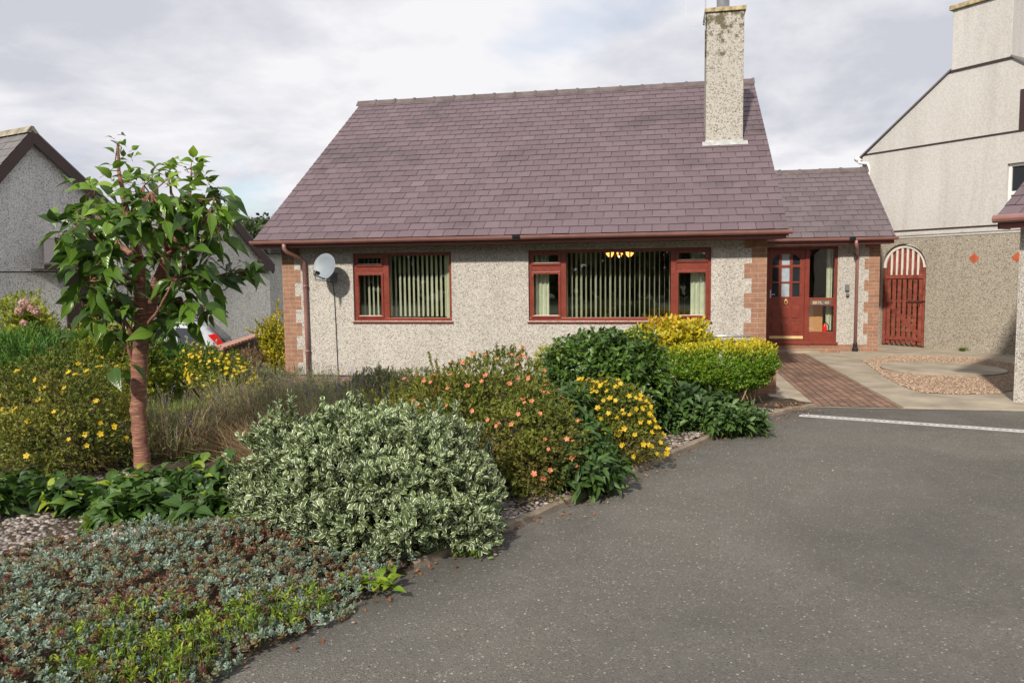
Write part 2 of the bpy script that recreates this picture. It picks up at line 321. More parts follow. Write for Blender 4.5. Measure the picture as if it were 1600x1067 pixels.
# ---------------------------------------------------------------- mesh helpers
class MB:
    def __init__(s): s.v = []; s.f = []; s.t = []
    def add(s, vs, fs, tint=.5):
        o = len(s.v); s.v += [tuple(map(float, p)) for p in vs]; s.f += [tuple(i + o for i in f) for f in fs]; s.t += [tint] * len(vs); return s
    def box(s, x0, x1, y0, y1, z0, z1, tint=.5):
        return s.add([(x0, y0, z0), (x1, y0, z0), (x1, y1, z0), (x0, y1, z0), (x0, y0, z1), (x1, y0, z1), (x1, y1, z1), (x0, y1, z1)],
                     [(0, 3, 2, 1), (4, 5, 6, 7), (0, 1, 5, 4), (1, 2, 6, 5), (2, 3, 7, 6), (3, 0, 4, 7)], tint)
    def fbox(s, o, a, b, c, a0, a1, b0, b1, c0, c1, tint=.5):
        """box in frame o with axes a,b,c"""
        o, a, b, c = map(np.array, (o, a, b, c)); P = []
        for z in (c0, c1):
            for x, y in ((a0, b0), (a1, b0), (a1, b1), (a0, b1)): P.append(o + a * x + b * y + c * z)
        return s.add(P, [(0, 3, 2, 1), (4, 5, 6, 7), (0, 1, 5, 4), (1, 2, 6, 5), (2, 3, 7, 6), (3, 0, 4, 7)], tint)
    def prism(s, pts, vec, tint=.5):
        n = len(pts); pts = [np.array(p, float) for p in pts]; vec = np.array(vec, float)
        return s.add(pts + [p + vec for p in pts], [tuple(range(n))[::-1], tuple(range(n, 2 * n))] + [(i, (i + 1) % n, n + (i + 1) % n, n + i) for i in range(n)], tint)
    def tube(s, pts, r, n=10, cap=True, tint=.5):
        pts = [Vector(map(float, p)) for p in pts]; rs = r if hasattr(r, '__len__') else [r] * len(pts); o = len(s.v); prev = None
        for i, p in enumerate(pts):
            d = (pts[min(i + 1, len(pts) - 1)] - pts[max(i - 1, 0)]); d = d.normalized() if d.length > 1e-9 else Vector((0, 0, 1))
            if prev is None: a = d.cross(Vector((0, 0, 1)) if abs(d.z) < .9 else Vector((1, 0, 0))).normalized()
            else: a = (prev - d * prev.dot(d)); a = a.normalized() if a.length > 1e-6 else d.orthogonal().normalized()
            prev = a; b = d.cross(a)
            for k in range(n):
                t = 2 * PI * k / n; q = p + a * (math.cos(t) * rs[i]) + b * (math.sin(t) * rs[i]); s.v.append(tuple(q)); s.t.append(tint)
        for i in range(len(pts) - 1):
            for k in range(n):
                k2 = (k + 1) % n; s.f.append((o + i * n + k, o + i * n + k2, o + (i + 1) * n + k2, o + (i + 1) * n + k))
        if cap: s.f.append(tuple(o + k for k in range(n))[::-1]); s.f.append(tuple(o + (len(pts) - 1) * n + k for k in range(n)))
        return s
    def lathe(s, c, axis, prof, n=24, tint=.5):
        c = Vector(map(float, c)); ax = Vector(axis).normalized(); a = ax.orthogonal().normalized(); b = ax.cross(a); o = len(s.v)
        for r, h in prof:
            for k in range(n):
                t = 2 * PI * k / n; s.v.append(tuple(c + ax * h + a * (r * math.cos(t)) + b * (r * math.sin(t)))); s.t.append(tint)
        for i in range(len(prof) - 1):
            for k in range(n):
                k2 = (k + 1) % n; s.f.append((o + i * n + k, o + i * n + k2, o + (i + 1) * n + k2, o + (i + 1) * n + k))
        return s
    def wall(s, o, a, up, nrm, u0, u1, v0, v1, th, holes):
        """wall slab facing nrm (front at o), thickness th behind, rectangular holes (a0,a1,b0,b1)"""
        o, a, up, nrm = map(np.array, (o, a, up, nrm))
        us = sorted({u0, u1, *[h[0] for h in holes], *[h[1] for h in holes]}); vs = sorted({v0, v1, *[h[2] for h in holes], *[h[3] for h in holes]})
        def q(pts): s.add(pts, [(0, 1, 2, 3)])
        P = lambda u, v, d: o + a * u + up * v - nrm * d
        for i in range(len(us) - 1):
            for j in range(len(vs) - 1):
                cu, cv_ = (us[i] + us[i + 1]) / 2, (vs[j] + vs[j + 1]) / 2
                if any(h[0] < cu < h[1] and h[2] < cv_ < h[3] for h in holes): continue
                q([P(us[i], vs[j], 0), P(us[i + 1], vs[j], 0), P(us[i + 1], vs[j + 1], 0), P(us[i], vs[j + 1], 0)])
                q([P(us[i], vs[j + 1], th), P(us[i + 1], vs[j + 1], th), P(us[i + 1], vs[j], th), P(us[i], vs[j], th)])
        for (h0, h1, k0, k1) in list(holes) + [(u0, u1, v0, v1)]:
            q([P(h0, k0, 0), P(h0, k1, 0), P(h0, k1, th), P(h0, k0, th)]); q([P(h1, k0, 0), P(h1, k0, th), P(h1, k1, th), P(h1, k1, 0)])
            q([P(h0, k0, 0), P(h0, k0, th), P(h1, k0, th), P(h1, k0, 0)]); q([P(h0, k1, 0), P(h1, k1, 0), P(h1, k1, th), P(h0, k1, th)])
        return s
    def build(s, name, mat, parent=None, smooth=False, bevel=0, label=None):
        return link(name, np.array(s.v), s.f, mat, parent, smooth, bevel, np.array(s.t), label=label)

def link(name, v, f, mat, parent=None, smooth=False, bevel=0, tint=None, uv=None, label=None):
    me = bpy.data.meshes.new(name); off = np.array(wloc(parent)); v = v - off
    if isinstance(f, np.ndarray):
        me.vertices.add(len(v)); me.vertices.foreach_set('co', v.astype(np.float32).ravel())
        k = f.shape[1]; me.loops.add(f.size); me.loops.foreach_set('vertex_index', f.astype(np.int32).ravel())
        me.polygons.add(len(f)); me.polygons.foreach_set('loop_start', np.arange(0, f.size, k, dtype=np.int32))
        me.polygons.foreach_set('loop_total', np.full(len(f), k, dtype=np.int32)); me.update(calc_edges=True)
    else:
        me.from_pydata([tuple(p) for p in v], [], f)
    if tint is not None:
        a = me.attributes.new('tint', 'FLOAT', 'POINT'); a.data.foreach_set('value', tint.astype(np.float32))
    if uv is not None:
        ul = me.uv_layers.new(name='UVMap'); ul.data.foreach_set('uv', uv[f.ravel()].astype(np.float32).ravel())
    me.materials.append(MAT[mat] if isinstance(mat, str) else mat)
    if smooth: me.polygons.foreach_set('use_smooth', [True] * len(me.polygons))
    me.validate(clean_customdata=False)
    o = bpy.data.objects.new(name, me); COL.objects.link(o)
    if parent: o.parent = parent
    if bevel:
        b = o.modifiers.new('bevel', 'BEVEL'); b.width = bevel; b.segments = 2; b.limit_method = 'ANGLE'; b.angle_limit = rad(40)
    if label: o['label'] = label
    return o
def wloc(p):
    x = np.zeros(3)
    while p is not None: x += np.array(p.location); p = p.parent
    return x
def thing(name, loc, label, cat, group=None):
    o = bpy.data.objects.new(name, None); COL.objects.link(o); o.location = tuple(map(float, loc)); o.empty_display_size = .2
    return tag(o, label, cat, group)
def tag(o, label, cat, group=None):
    o['label'] = label; o['category'] = cat
    if group: o['group'] = group
    return o
def struct(o, kind='structure'): o['kind'] = kind; return o
def nrm(a): return a / (np.linalg.norm(a, axis=-1, keepdims=True) + 1e-9)

# ---------------------------------------------------------------- leaves
def tmpl(kind):
    if kind == 'leaf':   # folded six point leaf
        v = [(0, 0, 0), (.28, .40, .10), (.62, .42, .08), (1, 0, -.06), (.62, -.42, .08), (.28, -.40, .10), (.45, 0, 0.02)]
        f = [(0, 6, 1, 1), (6, 3, 2, 1), (0, 5, 6, 6), (6, 5, 4, 3)]
        f = [(0, 1, 2, 6), (6, 2, 3, 3), (0, 6, 4, 5), (6, 3, 4, 4)]
    elif kind == 'blade':
        v = [(0, -.5, 0), (0, .5, 0), (.55, .38, .0), (.55, -.38, .0), (1, .06, -.05), (1, -.06, -.05)]; f = [(0, 3, 2, 1), (3, 5, 4, 2)]
    elif kind == 'spoon':
        v = [(0, -.15, 0), (0, .15, 0), (.6, .5, .08), (.6, -.5, .08), (1, .22, .12), (1, -.22, .12)]; f = [(0, 3, 2, 1), (3, 5, 4, 2)]
    elif kind == 'big':
        v = []; f = []; W = [.08, .66, 1.0, .98, .74, .36, 0.02]; n = len(W)
        for i, wd in enumerate(W):
            x = i / (n - 1); z = -.30 * x * x
            for k, y in enumerate((-.5, -.27, 0, .27, .5)):
                v.append((x - .02 * (i % 2) * (abs(y) > .3), y * wd * (1 + .05 * ((i % 2) * 2 - 1)), z + abs(y) * wd * .42 - .5 * y * y * wd))
        for i in range(n - 1):
            for k in range(4): a = i * 5 + k; f.append((a, a + 5, a + 6, a + 1))
    v = np.array(v, float); uvs = np.stack([v[:, 1] + .5, v[:, 0]], 1)
    return v, np.array(f), uvs
TM = {k: tmpl(k) for k in ('leaf', 'blade', 'spoon', 'big')}
def leaves(name, kind, P, D, Nn, Ls, Ws, T, mat, parent=None, smooth=False, label=None, droop=0):
    v, f, uvs = TM[kind]; n = len(P); D = nrm(D); S = nrm(np.cross(Nn, D)); Up = np.cross(D, S)
    Ls = np.broadcast_to(Ls, (n,)); Ws = np.broadcast_to(Ws, (n,))
    V = P[:, None] + D[:, None] * (v[None, :, 0:1] * Ls[:, None, None]) + S[:, None] * (v[None, :, 1:2] * Ws[:, None, None]) + Up[:, None] * (v[None, :, 2:3] * Ls[:, None, None])
    if droop:
        V[..., 2] -= (v[None, :, 0] ** 2) * Ls[:, None] * droop
    F = (f[None] + (np.arange(n) * len(v))[:, None, None]).reshape(-1, f.shape[1])
    T = np.repeat(np.clip(T, 0, 1), len(v)); UV = np.tile(uvs, (n, 1))
    if (f[:, 2] == f[:, 3]).any():   # triangles padded to quads: split
        me_f = [tuple(dict.fromkeys(r)) for r in F.tolist()]
        return link_mixed(name, V.reshape(-1, 3), me_f, mat, parent, smooth, T, UV, label)
    return link(name, V.reshape(-1, 3), F, mat, parent, smooth, 0, T, UV, label)
def link_mixed(name, v, fl, mat, parent, smooth, T, UV, label):
    me = bpy.data.meshes.new(name); v = v - np.array(wloc(parent))
    lens = np.fromiter((len(x) for x in fl), np.int32, len(fl)); flat = np.fromiter((i for x in fl for i in x), np.int32, int(lens.sum()))
    me.vertices.add(len(v)); me.vertices.foreach_set('co', v.astype(np.float32).ravel())
    me.loops.add(len(flat)); me.loops.foreach_set('vertex_index', flat)
    me.polygons.add(len(fl)); st = np.concatenate([[0], np.cumsum(lens)[:-1]]).astype(np.int32)
    me.polygons.foreach_set('loop_start', st); me.polygons.foreach_set('loop_total', lens); me.update(calc_edges=True)
    a = me.attributes.new('tint', 'FLOAT', 'POINT'); a.data.foreach_set('value', T.astype(np.float32))
    ul = me.uv_layers.new(name='UVMap'); ul.data.foreach_set('uv', UV[flat].astype(np.float32).ravel())
    me.materials.append(MAT[mat])
    if smooth: me.polygons.foreach_set('use_smooth', [True] * len(me.polygons))
    o = bpy.data.objects.new(name, me); COL.objects.link(o)
    if parent: o.parent = parent
    if label: o['label'] = label
    return o
def rdir(n, rng=RNG): return nrm(rng.normal(size=(n, 3)))
def bumpy(d, ph, k=(3, 6, 11), a=(.16, .10, .06)):
    s = np.zeros(len(d))
    for i, (kk, aa) in enumerate(zip(k, a)):
        s += aa * np.sin(kk * d[:, 0] + ph[i, 0]) * np.sin(kk * d[:, 1] + ph[i, 1]) + aa * .7 * np.sin(kk * d[:, 2] + ph[i, 2])
    return s
def lobes_points(lobes, n, rng, depth=.45, zmin=.03, power=2.2):
    """points in the outer shells of several ellipsoid lobes, with outward directions"""
    lobes = [(np.array(c, float), np.array(r, float)) for c, r in lobes]
    wts = np.array([np.prod(r) ** (2 / 3) for c, r in lobes]); wts /= wts.sum(); P = []; O = []; Dp = []
    for (c, r), wt in zip(lobes, wts):
        k = int(n * wt * 1.6); d = rdir(k, rng); ph = rng.uniform(0, 6.28, (3, 3))
        q = 1 - depth * rng.uniform(0, 1, k) ** power; rr = (1 + bumpy(d, ph)) * q
        p = c + d * r * rr[:, None]; ok = p[:, 2] > zmin
        # drop points deep inside other lobes
        for c2, r2 in lobes:
            if c2 is c: continue
            e = np.sqrt((((p - c2) / r2) ** 2).sum(1)); ok &= e > .62
        P.append(p[ok]); O.append(nrm(d / r)[ok]); Dp.append(q[ok])
    P = np.concatenate(P); O = np.concatenate(O); Dp = np.concatenate(Dp); i = rng.permutation(len(P))[:n]
    return P[i], O[i], Dp[i]
def sprays(P, O, m, size, rng, spread=.8, up=.35, jit=1.):
    """m leaves round each shoot tip"""
    n = len(P); A = nrm(O + np.array([0, 0, up]) + rng.normal(size=(n, 3)) * .35)
    t1 = nrm(np.cross(A, rdir(n, rng))); t2 = np.cross(A, t1); PP = []; DD = []; NN = []
    for k in range(m):
        th = k * 2.4 + rng.uniform(0, 6.28, n); side = t1 * np.cos(th)[:, None] + t2 * np.sin(th)[:, None]
        sp = spread * rng.uniform(.6, 1.3, n)[:, None]
        d = nrm(A + side * sp); back = (k / m) * size * jit * 1.6
        PP.append(P - A * back + side * size * .08); DD.append(d); NN.append(nrm(A - side * .3 + rng.normal(size=(n, 3)) * .25))
    return np.concatenate(PP), np.concatenate(DD), np.concatenate(NN), A
def flower_mesh(name, r, mat, double=False):
    b = MB(); rings = ((1.0, .15),) if not double else ((1.0, .15), (.7, .45))
    for j, (sc, lift) in enumerate(rings):
        for k in range(5):
            a = 2 * PI * k / 5 + j * .6; ca, sa = math.cos(a), math.sin(a)
            pts = [(0, 0, 0), (.55, .38, lift * .6), (.98, .26, lift * 1.4), (1.05, 0, lift * 1.5), (.98, -.26, lift * 1.4), (.55, -.38, lift * .6)]
            b.add([(r * sc * (x * ca - y * sa), r * sc * (x * sa + y * ca), r * sc * z) for x, y, z in pts], [(0, 1, 2, 3, 4, 5)], random.random())
    me = bpy.data.meshes.new(name); me.from_pydata(b.v, [], b.f); a = me.attributes.new('tint', 'FLOAT', 'POINT'); a.data.foreach_set('value', np.array(b.t, dtype=np.float32))
    me.materials.append(MAT[mat]); return me
FLW = {'yellow': flower_mesh('flower', .018, 'petal_yellow'), 'yellow_big': flower_mesh('flower', .020, 'petal_yellow'), 'peach': flower_mesh('flower', .018, 'petal_peach')}
def put_flowers(root, mesh, P, O, rng, s=(.75, 1.3)):
    loc = Vector(root.location)
    for p, o in zip(P, O):
        c = bpy.data.objects.new('flower', mesh); COL.objects.link(c); c.parent = root
        z = Vector(o) + Vector(rng.normal(size=3)) * .35 + Vector((-.15, -.55, .45)); q = z.normalized().to_track_quat('Z', 'Y') @ Quaternion((0, 0, 1), rng.uniform(0, 6))
        k = rng.uniform(*s); c.matrix_basis = Matrix.LocRotScale(Vector(map(float, p)) - loc, q, Vector((k, k, k)))
def stems_to(root, base, tips, rng, mat='bark_brown', r0=.008, spread=.12, name='stems'):
    b = MB()
    for t in tips:
        s0 = np.array(base) + np.array([rng.normal() * spread, rng.normal() * spread, -.02]); s0[2] = base[2] - .02
        mid = s0 * .5 + t * .5 + rng.normal(size=3) * .05; b.tube([s0, mid, t], [r0, r0 * .7, r0 * .25], 4, False)
    return b.build(name, mat, root)
def shrub(name, label, cat, base, lobes, n, m, L, W, mat, seed, kind='leaf', depth=.5, spread=.8, up=.35, flowers=None, group=None,
          stem='bark_brown', nstem=40, tintfn=None, sprigs=0, sprigL=.25, stem_r=.008, droop=0, stemspread=.12, zmin=.03):
    rng = np.random.default_rng(seed); root = thing(name, base, label, cat, group)
    lobes = [((base[0] + c[0], base[1] + c[1], base[2] + c[2]), r) for c, r in lobes]
    P, O, q = lobes_points(lobes, n, rng, depth, base[2] + zmin)
    if sprigs:   # shoots that stick out of the outline
        idx = [i for i in rng.permutation(len(P)) if O[i, 2] > .1][:sprigs]; Q = []; QO = []
        for i in idx:
            dd = nrm(O[i] + np.array([0, 0, .6]) + rng.normal(size=3) * .25); ln = sprigL * rng.uniform(.4, 1)
            for s in np.arange(0, ln, L * .55): Q.append(P[i] + dd * s); QO.append(dd)
        P = np.concatenate([P, np.array(Q)]); O = np.concatenate([O, np.array(QO)]); q = np.concatenate([q, np.ones(len(Q))])
    pp, dd, nn, A = sprays(P, O, m, L, rng, spread, up)
    T = rng.uniform(0, 1, len(P)) * .5 + .25 + .3 * bumpy(P * 2.2, rng.uniform(0, 6, (3, 3)), (2, 4, 7), (.5, .4, .3))
    if tintfn is not None: T = tintfn(P, O, T, rng)
    T = np.tile(T, m) + rng.normal(size=len(pp)) * .12
    sc = rng.uniform(.45, 1.3, len(pp))
    leaves('foliage', kind, pp, dd, nn, L * sc, W * sc, T, mat, root, droop=droop)
    if nstem:
        tips = P[rng.permutation(len(P))[:nstem]]; stems_to(root, np.array(base), tips, rng, stem, stem_r, stemspread)
    if flowers:
        mesh, cnt, up_bias, outp = flowers
        tocam = nrm(CPOS - np.array(base)); ok = np.where((q > .93) & (O @ tocam > .12) & (O[:, 2] > up_bias))[0]; i = rng.permutation(ok)[:cnt]
        for c, r in lobes:   # none buried in a neighbouring lobe
            i = i[((((P[i] - np.array(c)) / np.array(r)) ** 2).sum(1) > .72)]
        put_flowers(root, FLW[mesh], P[i] + O[i] * outp, O[i], rng)
    return root
def in_poly(P, poly):
    x, y = P[:, 0], P[:, 1]; ins = np.zeros(len(P), bool); n = len(poly)
    for i in range(n):
        x1, y1 = poly[i]; x2, y2 = poly[(i + 1) % n]
        c = ((y1 > y) != (y2 > y)) & (x < (x2 - x1) * (y - y1) / (y2 - y1 + 1e-12) + x1); ins ^= c
    return ins
def poly_points(poly, n, rng):
    a = np.array(poly); lo, hi = a.min(0), a.max(0); out_ = np.zeros((0, 2))
    while len(out_) < n:
        p = rng.uniform(lo, hi, (n * 2, 2)); out_ = np.concatenate([out_, p[in_poly(p, poly)]])
    return out_[:n]
def flat(name, poly, z, mat, kind='structure'):
    b = MB(); b.add([(x, y, z) for x, y in poly], [tuple(range(len(poly)))]); return struct(b.build(name, mat), kind)

# ---------------------------------------------------------------- ground
def gz(x, y):
    """terrain: level forecourt; lower by the house front and down towards the neighbour"""
    s = lambda t: max(0, min(1, t)) ** 2 * (3 - 2 * max(0, min(1, t)))
    g = -.62 * s((-9.9 - x) / 1.6) * s((y + 3.2) / 3)
    g += -.17 * s((-1.2 - x) / 1.5) * s((y + 3.0) / 1.5) * (1 - s((y - 12) / 3)) * (1 - s((-9.9 - x) / 1.6))
    return g
KERB = [(.30, -2.33), (.02, -2.62), (-.30, -3.02), (-.68, -3.64), (-1.25, -4.84), (-1.80, -6.02), (-2.28, -7.05), (-2.71, -7.87), (-2.96, -8.31), (-3.13, -8.93), (-3.27, -9.28), (-3.42, -9.6), (-3.75, -10.4), (-4.3, -11.6), (-5.5, -14.5)]
def sheet(name, x0, x1, y0, y1, nx, ny, fn, mat):
    xs = np.linspace(x0, x1, nx); ys = np.linspace(y0, y1, ny); v = [(x, y, fn(x, y)) for y in ys for x in xs]
    f = [(j * nx + i, j * nx + i + 1, (j + 1) * nx + i + 1, (j + 1) * nx + i) for j in range(ny - 1) for i in range(nx - 1)]
    return struct(link(name, np.array(v), np.array(f), mat, smooth=True))
sheet('ground', -400, 400, -200, 600, 401, 401, lambda x, y: gz(x, y) - .06 if (abs(x) < 60 and abs(y) < 60) else -.06 - .62 * (x < -10) * 1.0, 'field')
flat('driveway', KERB + [(-5.5, -24), (14, -24), (14, -2.33)], 0.0, 'asphalt')
# garden bed, gently mounded soil
def bedz(x, y):
    n = .03 * math.sin(x * 2.1 + 1) * math.sin(y * 1.7) + .015 * math.sin(x * 7 + y * 5)
    return gz(x, y) + .03 + n
bed_poly = [(a - .02, b) for a, b in KERB[::-1]] + [(-.16, -1.0), (-.16, -.02), (-7.9, -.02), (-7.9, -1.0), (-8.45, -.6), (-9.6, .6), (-11, .6), (-16, -3), (-16, -14.5)]
g = .16; xs = np.arange(-16, .4, g); ys = np.arange(-14.5, .8, g); idx = {}; vv = []; ff = []
for j, y in enumerate(ys):
    for i, x in enumerate(xs): vv.append((x, y, bedz(x, y)))
cc = np.array([(x + g / 2, y + g / 2) for y in ys[:-1] for x in xs[:-1]])
ins = in_poly(cc, bed_poly)
# kerb side: clip vertices to the kerb line
kx = lambda y: np.interp(y, [k[1] for k in KERB[::-1]], [k[0] for k in KERB[::-1]])
for k, (j, i) in enumerate([(j, i) for j in range(len(ys) - 1) for i in range(len(xs) - 1)]):
    if ins[k] or (cc[k][1] < -2.4 and cc[k][0] < kx(cc[k][1]) + .1 and cc[k][0] > -15): ff.append((j * len(xs) + i, j * len(xs) + i + 1, (j + 1) * len(xs) + i + 1, (j + 1) * len(xs) + i))
vv = np.array(vv); lim = np.where(vv[:, 1] < -2.33, np.array([kx(y) for y in vv[:, 1]]) + np.where(vv[:, 1] < -8.3, .015, -.02), 99.); cl_ = vv[:, 0] > lim; vv[:, 0] = np.minimum(vv[:, 0], lim); vv[cl_, 2] = -.02
used = sorted({i for f_ in ff for i in f_}); mp_ = {a: b for b, a in enumerate(used)}
struct(link('garden_soil', vv[used], [tuple(mp_[i] for i in f_) for f_ in ff], 'soil', smooth=True))
# kerb: a low concrete edging with uneven top
b = MB(); rk = random.Random(4); pts = []
KB = [k for k in KERB if k[1] > -8.4]
for (x0, y0), (x1, y1) in zip(KB[:-1], KB[1:]):
    L_ = math.hypot(x1 - x0, y1 - y0); k = max(1, int(L_ / .12))
    for i in range(k): pts.append((x0 + (x1 - x0) * i / k, y0 + (y1 - y0) * i / k))
ring = []
for i, (x, y) in enumerate(pts):
    x2, y2 = pts[min(i + 1, len(pts) - 1)]; x1, y1 = pts[max(i - 1, 0)]; d = math.hypot(x2 - x1, y2 - y1); nx_, ny_ = -(y2 - y1) / d, (x2 - x1) / d
    h = .050 + rk.uniform(-.006, .006); o_ = rk.uniform(-.006, .006)
    if nx_ < 0: pass
    prof = [(-.004 + o_, -.03), (-.002 + o_, h - .012), (.012 + o_, h), (.050 + o_, h), (.064, h - .014), (.066, -.03)]
    # outward normal points to the driveway, so step towards the bed
    sgn = 1 if nx_ < 0 else -1
    ring.append([(x + nx_ * sgn * p_, y + ny_ * sgn * p_, z_) for p_, z_ in prof])
v_ = [p_ for r_ in ring for p_ in r_]; f_ = []
for i in range(len(ring) - 1):
    for k in range(5): a_ = i * 6 + k; f_.append((a_, a_ + 1, a_ + 7, a_ + 6))
b.add(v_, f_); struct(b.build('kerb', 'concrete_kerb'))
# paving in front of the porch
flat('forecourt', [(-.14, -2.33), (14, -2.33), (14, 20), (2.0, 20), (-.14, 20)], .004, 'concrete_slab')
PZ = .010
flat('brick_path', [(.335, -2.28), (1.31, -2.28), (1.31, 4.55), (.335, 4.55)], PZ, 'block_paving')
b = MB(); y = -2.28
for L_ in (1.55, 1.25, 1.3, 1.3, 1.42):
    b.box(1.325, 1.82, y + .006, y + L_ - .006, -.02, PZ + .006); y += L_
struct(b.build('slab_path', 'concrete_slab', bevel=.004))
b = MB(); y = -2.28
for L_ in (1.1, 1.25, 1.3, 1.3, 1.3): b.box(-.13, .32, y + .006, y + L_ - .006, -.02, PZ + .004); y += L_
struct(b.build('slab_edging', 'concrete_slab', bevel=.004))
b = MB(); b.box(1.9, 14, 20.0, 20.2, -.1, .3)
gp = [tuple(onground(u, v_)[:2]) for u, v_ in ((1346, 563), (1400, 557), (1470, 557), (1540, 562), (1600, 572), (1625, 590), (1600, 608), (1560, 615), (1500, 617), (1440, 614), (1404, 602), (1372, 582))]
flat('gravel_bed', gp, .013, 'gravel_bed_base')
disc_c = (3.05, 1.76); b = MB(); b.lathe((disc_c[0], disc_c[1], 0), (0, 0, 1), [(.93, 0), (.93, .035), (.91, .042), (0.001, .042)], 48); struct(b.build('round_slab', 'concrete_slab'))
rng = np.random.default_rng(5)
def stones(name, P, z, size, mat, rng, kind='stuff'):
    """small rounded stones: squashed octahedra with cut corners"""
    base = np.array([(1, 0, 0), (0, 1, 0), (-1, 0, 0), (0, -1, 0), (.6, .6, .55), (-.6, .6, .55), (-.6, -.6, .55), (.6, -.6, .55), (0, 0, .75)])
    F_ = np.array([(0, 1, 4, 4), (1, 2, 5, 5), (2, 3, 6, 6), (3, 0, 7, 7), (0, 4, 7, 7), (1, 5, 4, 4), (2, 6, 5, 5), (3, 7, 6, 6), (4, 5, 8, 8), (5, 6, 8, 8), (6, 7, 8, 8), (7, 4, 8, 8)])[:, :3]
    n = len(P); s = size * rng.uniform(.5, 1.3, (n, 1, 1)) * np.stack([rng.uniform(.7, 1.3, n), rng.uniform(.7, 1.3, n), rng.uniform(.5, .9, n)], 1)[:, None]
    a = rng.uniform(0, 6.28, n); ca, sa = np.cos(a), np.sin(a); v = base[None] * s * rng.uniform(.85, 1.15, (n, 9, 1))
    x = v[..., 0] * ca[:, None] - v[..., 1] * sa[:, None]; y = v[..., 0] * sa[:, None] + v[..., 1] * ca[:, None]
    zz = z if hasattr(z, '__len__') else np.full(n, z)
    V = np.stack([x + P[:, 0:1], y + P[:, 1:2], v[..., 2] + zz[:, None]], -1).reshape(-1, 3)
    F = (F_[None] + (np.arange(n) * 9)[:, None, None]).reshape(-1, 3)
    return struct(link(name, V, F, mat, tint=np.repeat(rng.uniform(0, 1, n), 9), smooth=True), kind)
pp_ = poly_points(gp, 15000, rng); pp_ = pp_[np.hypot(pp_[:, 0] - disc_c[0], pp_[:, 1] - disc_c[1]) > .94]
ge = np.array(gp); k_ = rng.integers(0, len(ge), 900); t_ = rng.uniform(0, 1, (900, 1)); pe_ = ge[k_] * (1 - t_) + ge[(k_ + 1) % len(ge)] * t_ + rng.normal(size=(900, 2)) * .045; pp_ = np.concatenate([pp_, pe_[pe_[:, 1] > -1.5]])
stones('gravel', pp_, .014, .011, 'gravel_pink', rng)
# pebble mulch in the bed: at the far left and along the kerb
pm = poly_points([(-8.2, -9.1), (-5.4, -8.9), (-4.7, -8.3), (-4.9, -7.3), (-5.2, -6.6), (-8.2, -6.6)], 10500, rng)
ky = rng.uniform(-9.4, -2.7, 4200); off_ = rng.uniform(.05, .55, 4200) ** 1.2; pk = np.stack([np.array([kx(t) for t in ky]) - off_ - .03, ky], 1)
pa = np.concatenate([pm, pk]); stones('pebble_mulch', pa, np.array([bedz(x, y) for x, y in pa]) - .004, .018, 'pebble_mix', rng)
# loose chippings and leaf litter lying about
pc = np.stack([rng.uniform(-3.5, 4.0, 260), rng.uniform(-10.5, -2.4, 260)], 1); pc = pc[pc[:, 0] > np.array([kx(t) for t in pc[:, 1]]) + .05]
stones('loose_chippings', pc, .001, .007, 'pebble_mix', rng)
ky = rng.uniform(-9.4, -2.45, 420); o_ = rng.normal(-.02, .14, 420); pl = np.stack([np.array([kx(t) for t in ky]) + o_, ky], 1)
pl = np.concatenate([pl, np.stack([rng.normal(.0, .16, 90), rng.normal(-2.62, .14, 90)], 1)])
zl = np.where(pl[:, 0] > np.array([kx(t) for t in pl[:, 1]]), .012, .065); n = len(pl)
d_ = rdir(n, rng); d_[:, 2] *= .25; nn_ = nrm(np.stack([rng.normal(0, .3, n), rng.normal(0, .3, n), np.ones(n)], 1))
struct(leaves('leaf_litter', 'leaf', np.column_stack([pl, zl]), d_, nn_, .034 * rng.uniform(.5, 1.2, n), .022 * rng.uniform(.6, 1.2, n), rng.uniform(0, 1, n), 'leaf_litter'), 'stuff')
# slotted drain channel across the driveway
A = np.array([.03, -2.92]); B = np.array([2.75, -3.79]); d = (B - A) / np.linalg.norm(B - A); e = np.array([-d[1], d[0]]); LL = np.linalg.norm(B - A)
root = thing('drain_channel', (A[0], A[1], 0), 'narrow pale metal slotted drain channel set across the dark driveway', 'drain')
ax = (d[0], d[1], 0); ay = (e[0], e[1], 0); b = MB(); b.fbox((A[0], A[1], 0), ax, ay, (0, 0, 1), 0, LL, -.058, -.036, -.02, .009); b.fbox((A[0], A[1], 0), ax, ay, (0, 0, 1), 0, LL, .036, .058, -.02, .009)
s = 0
while s < LL: b.fbox((A[0], A[1], 0), ax, ay, (0, 0, 1), s, s + .030, -.036, .036, -.02, .008); s += .060
b.build('grate', 'concrete_pale', root)
b = MB(); b.fbox((A[0], A[1], 0), ax, ay, (0, 0, 1), 0, LL, -.036, .036, -.02, .002); b.build('slot', 'black_plastic', root)

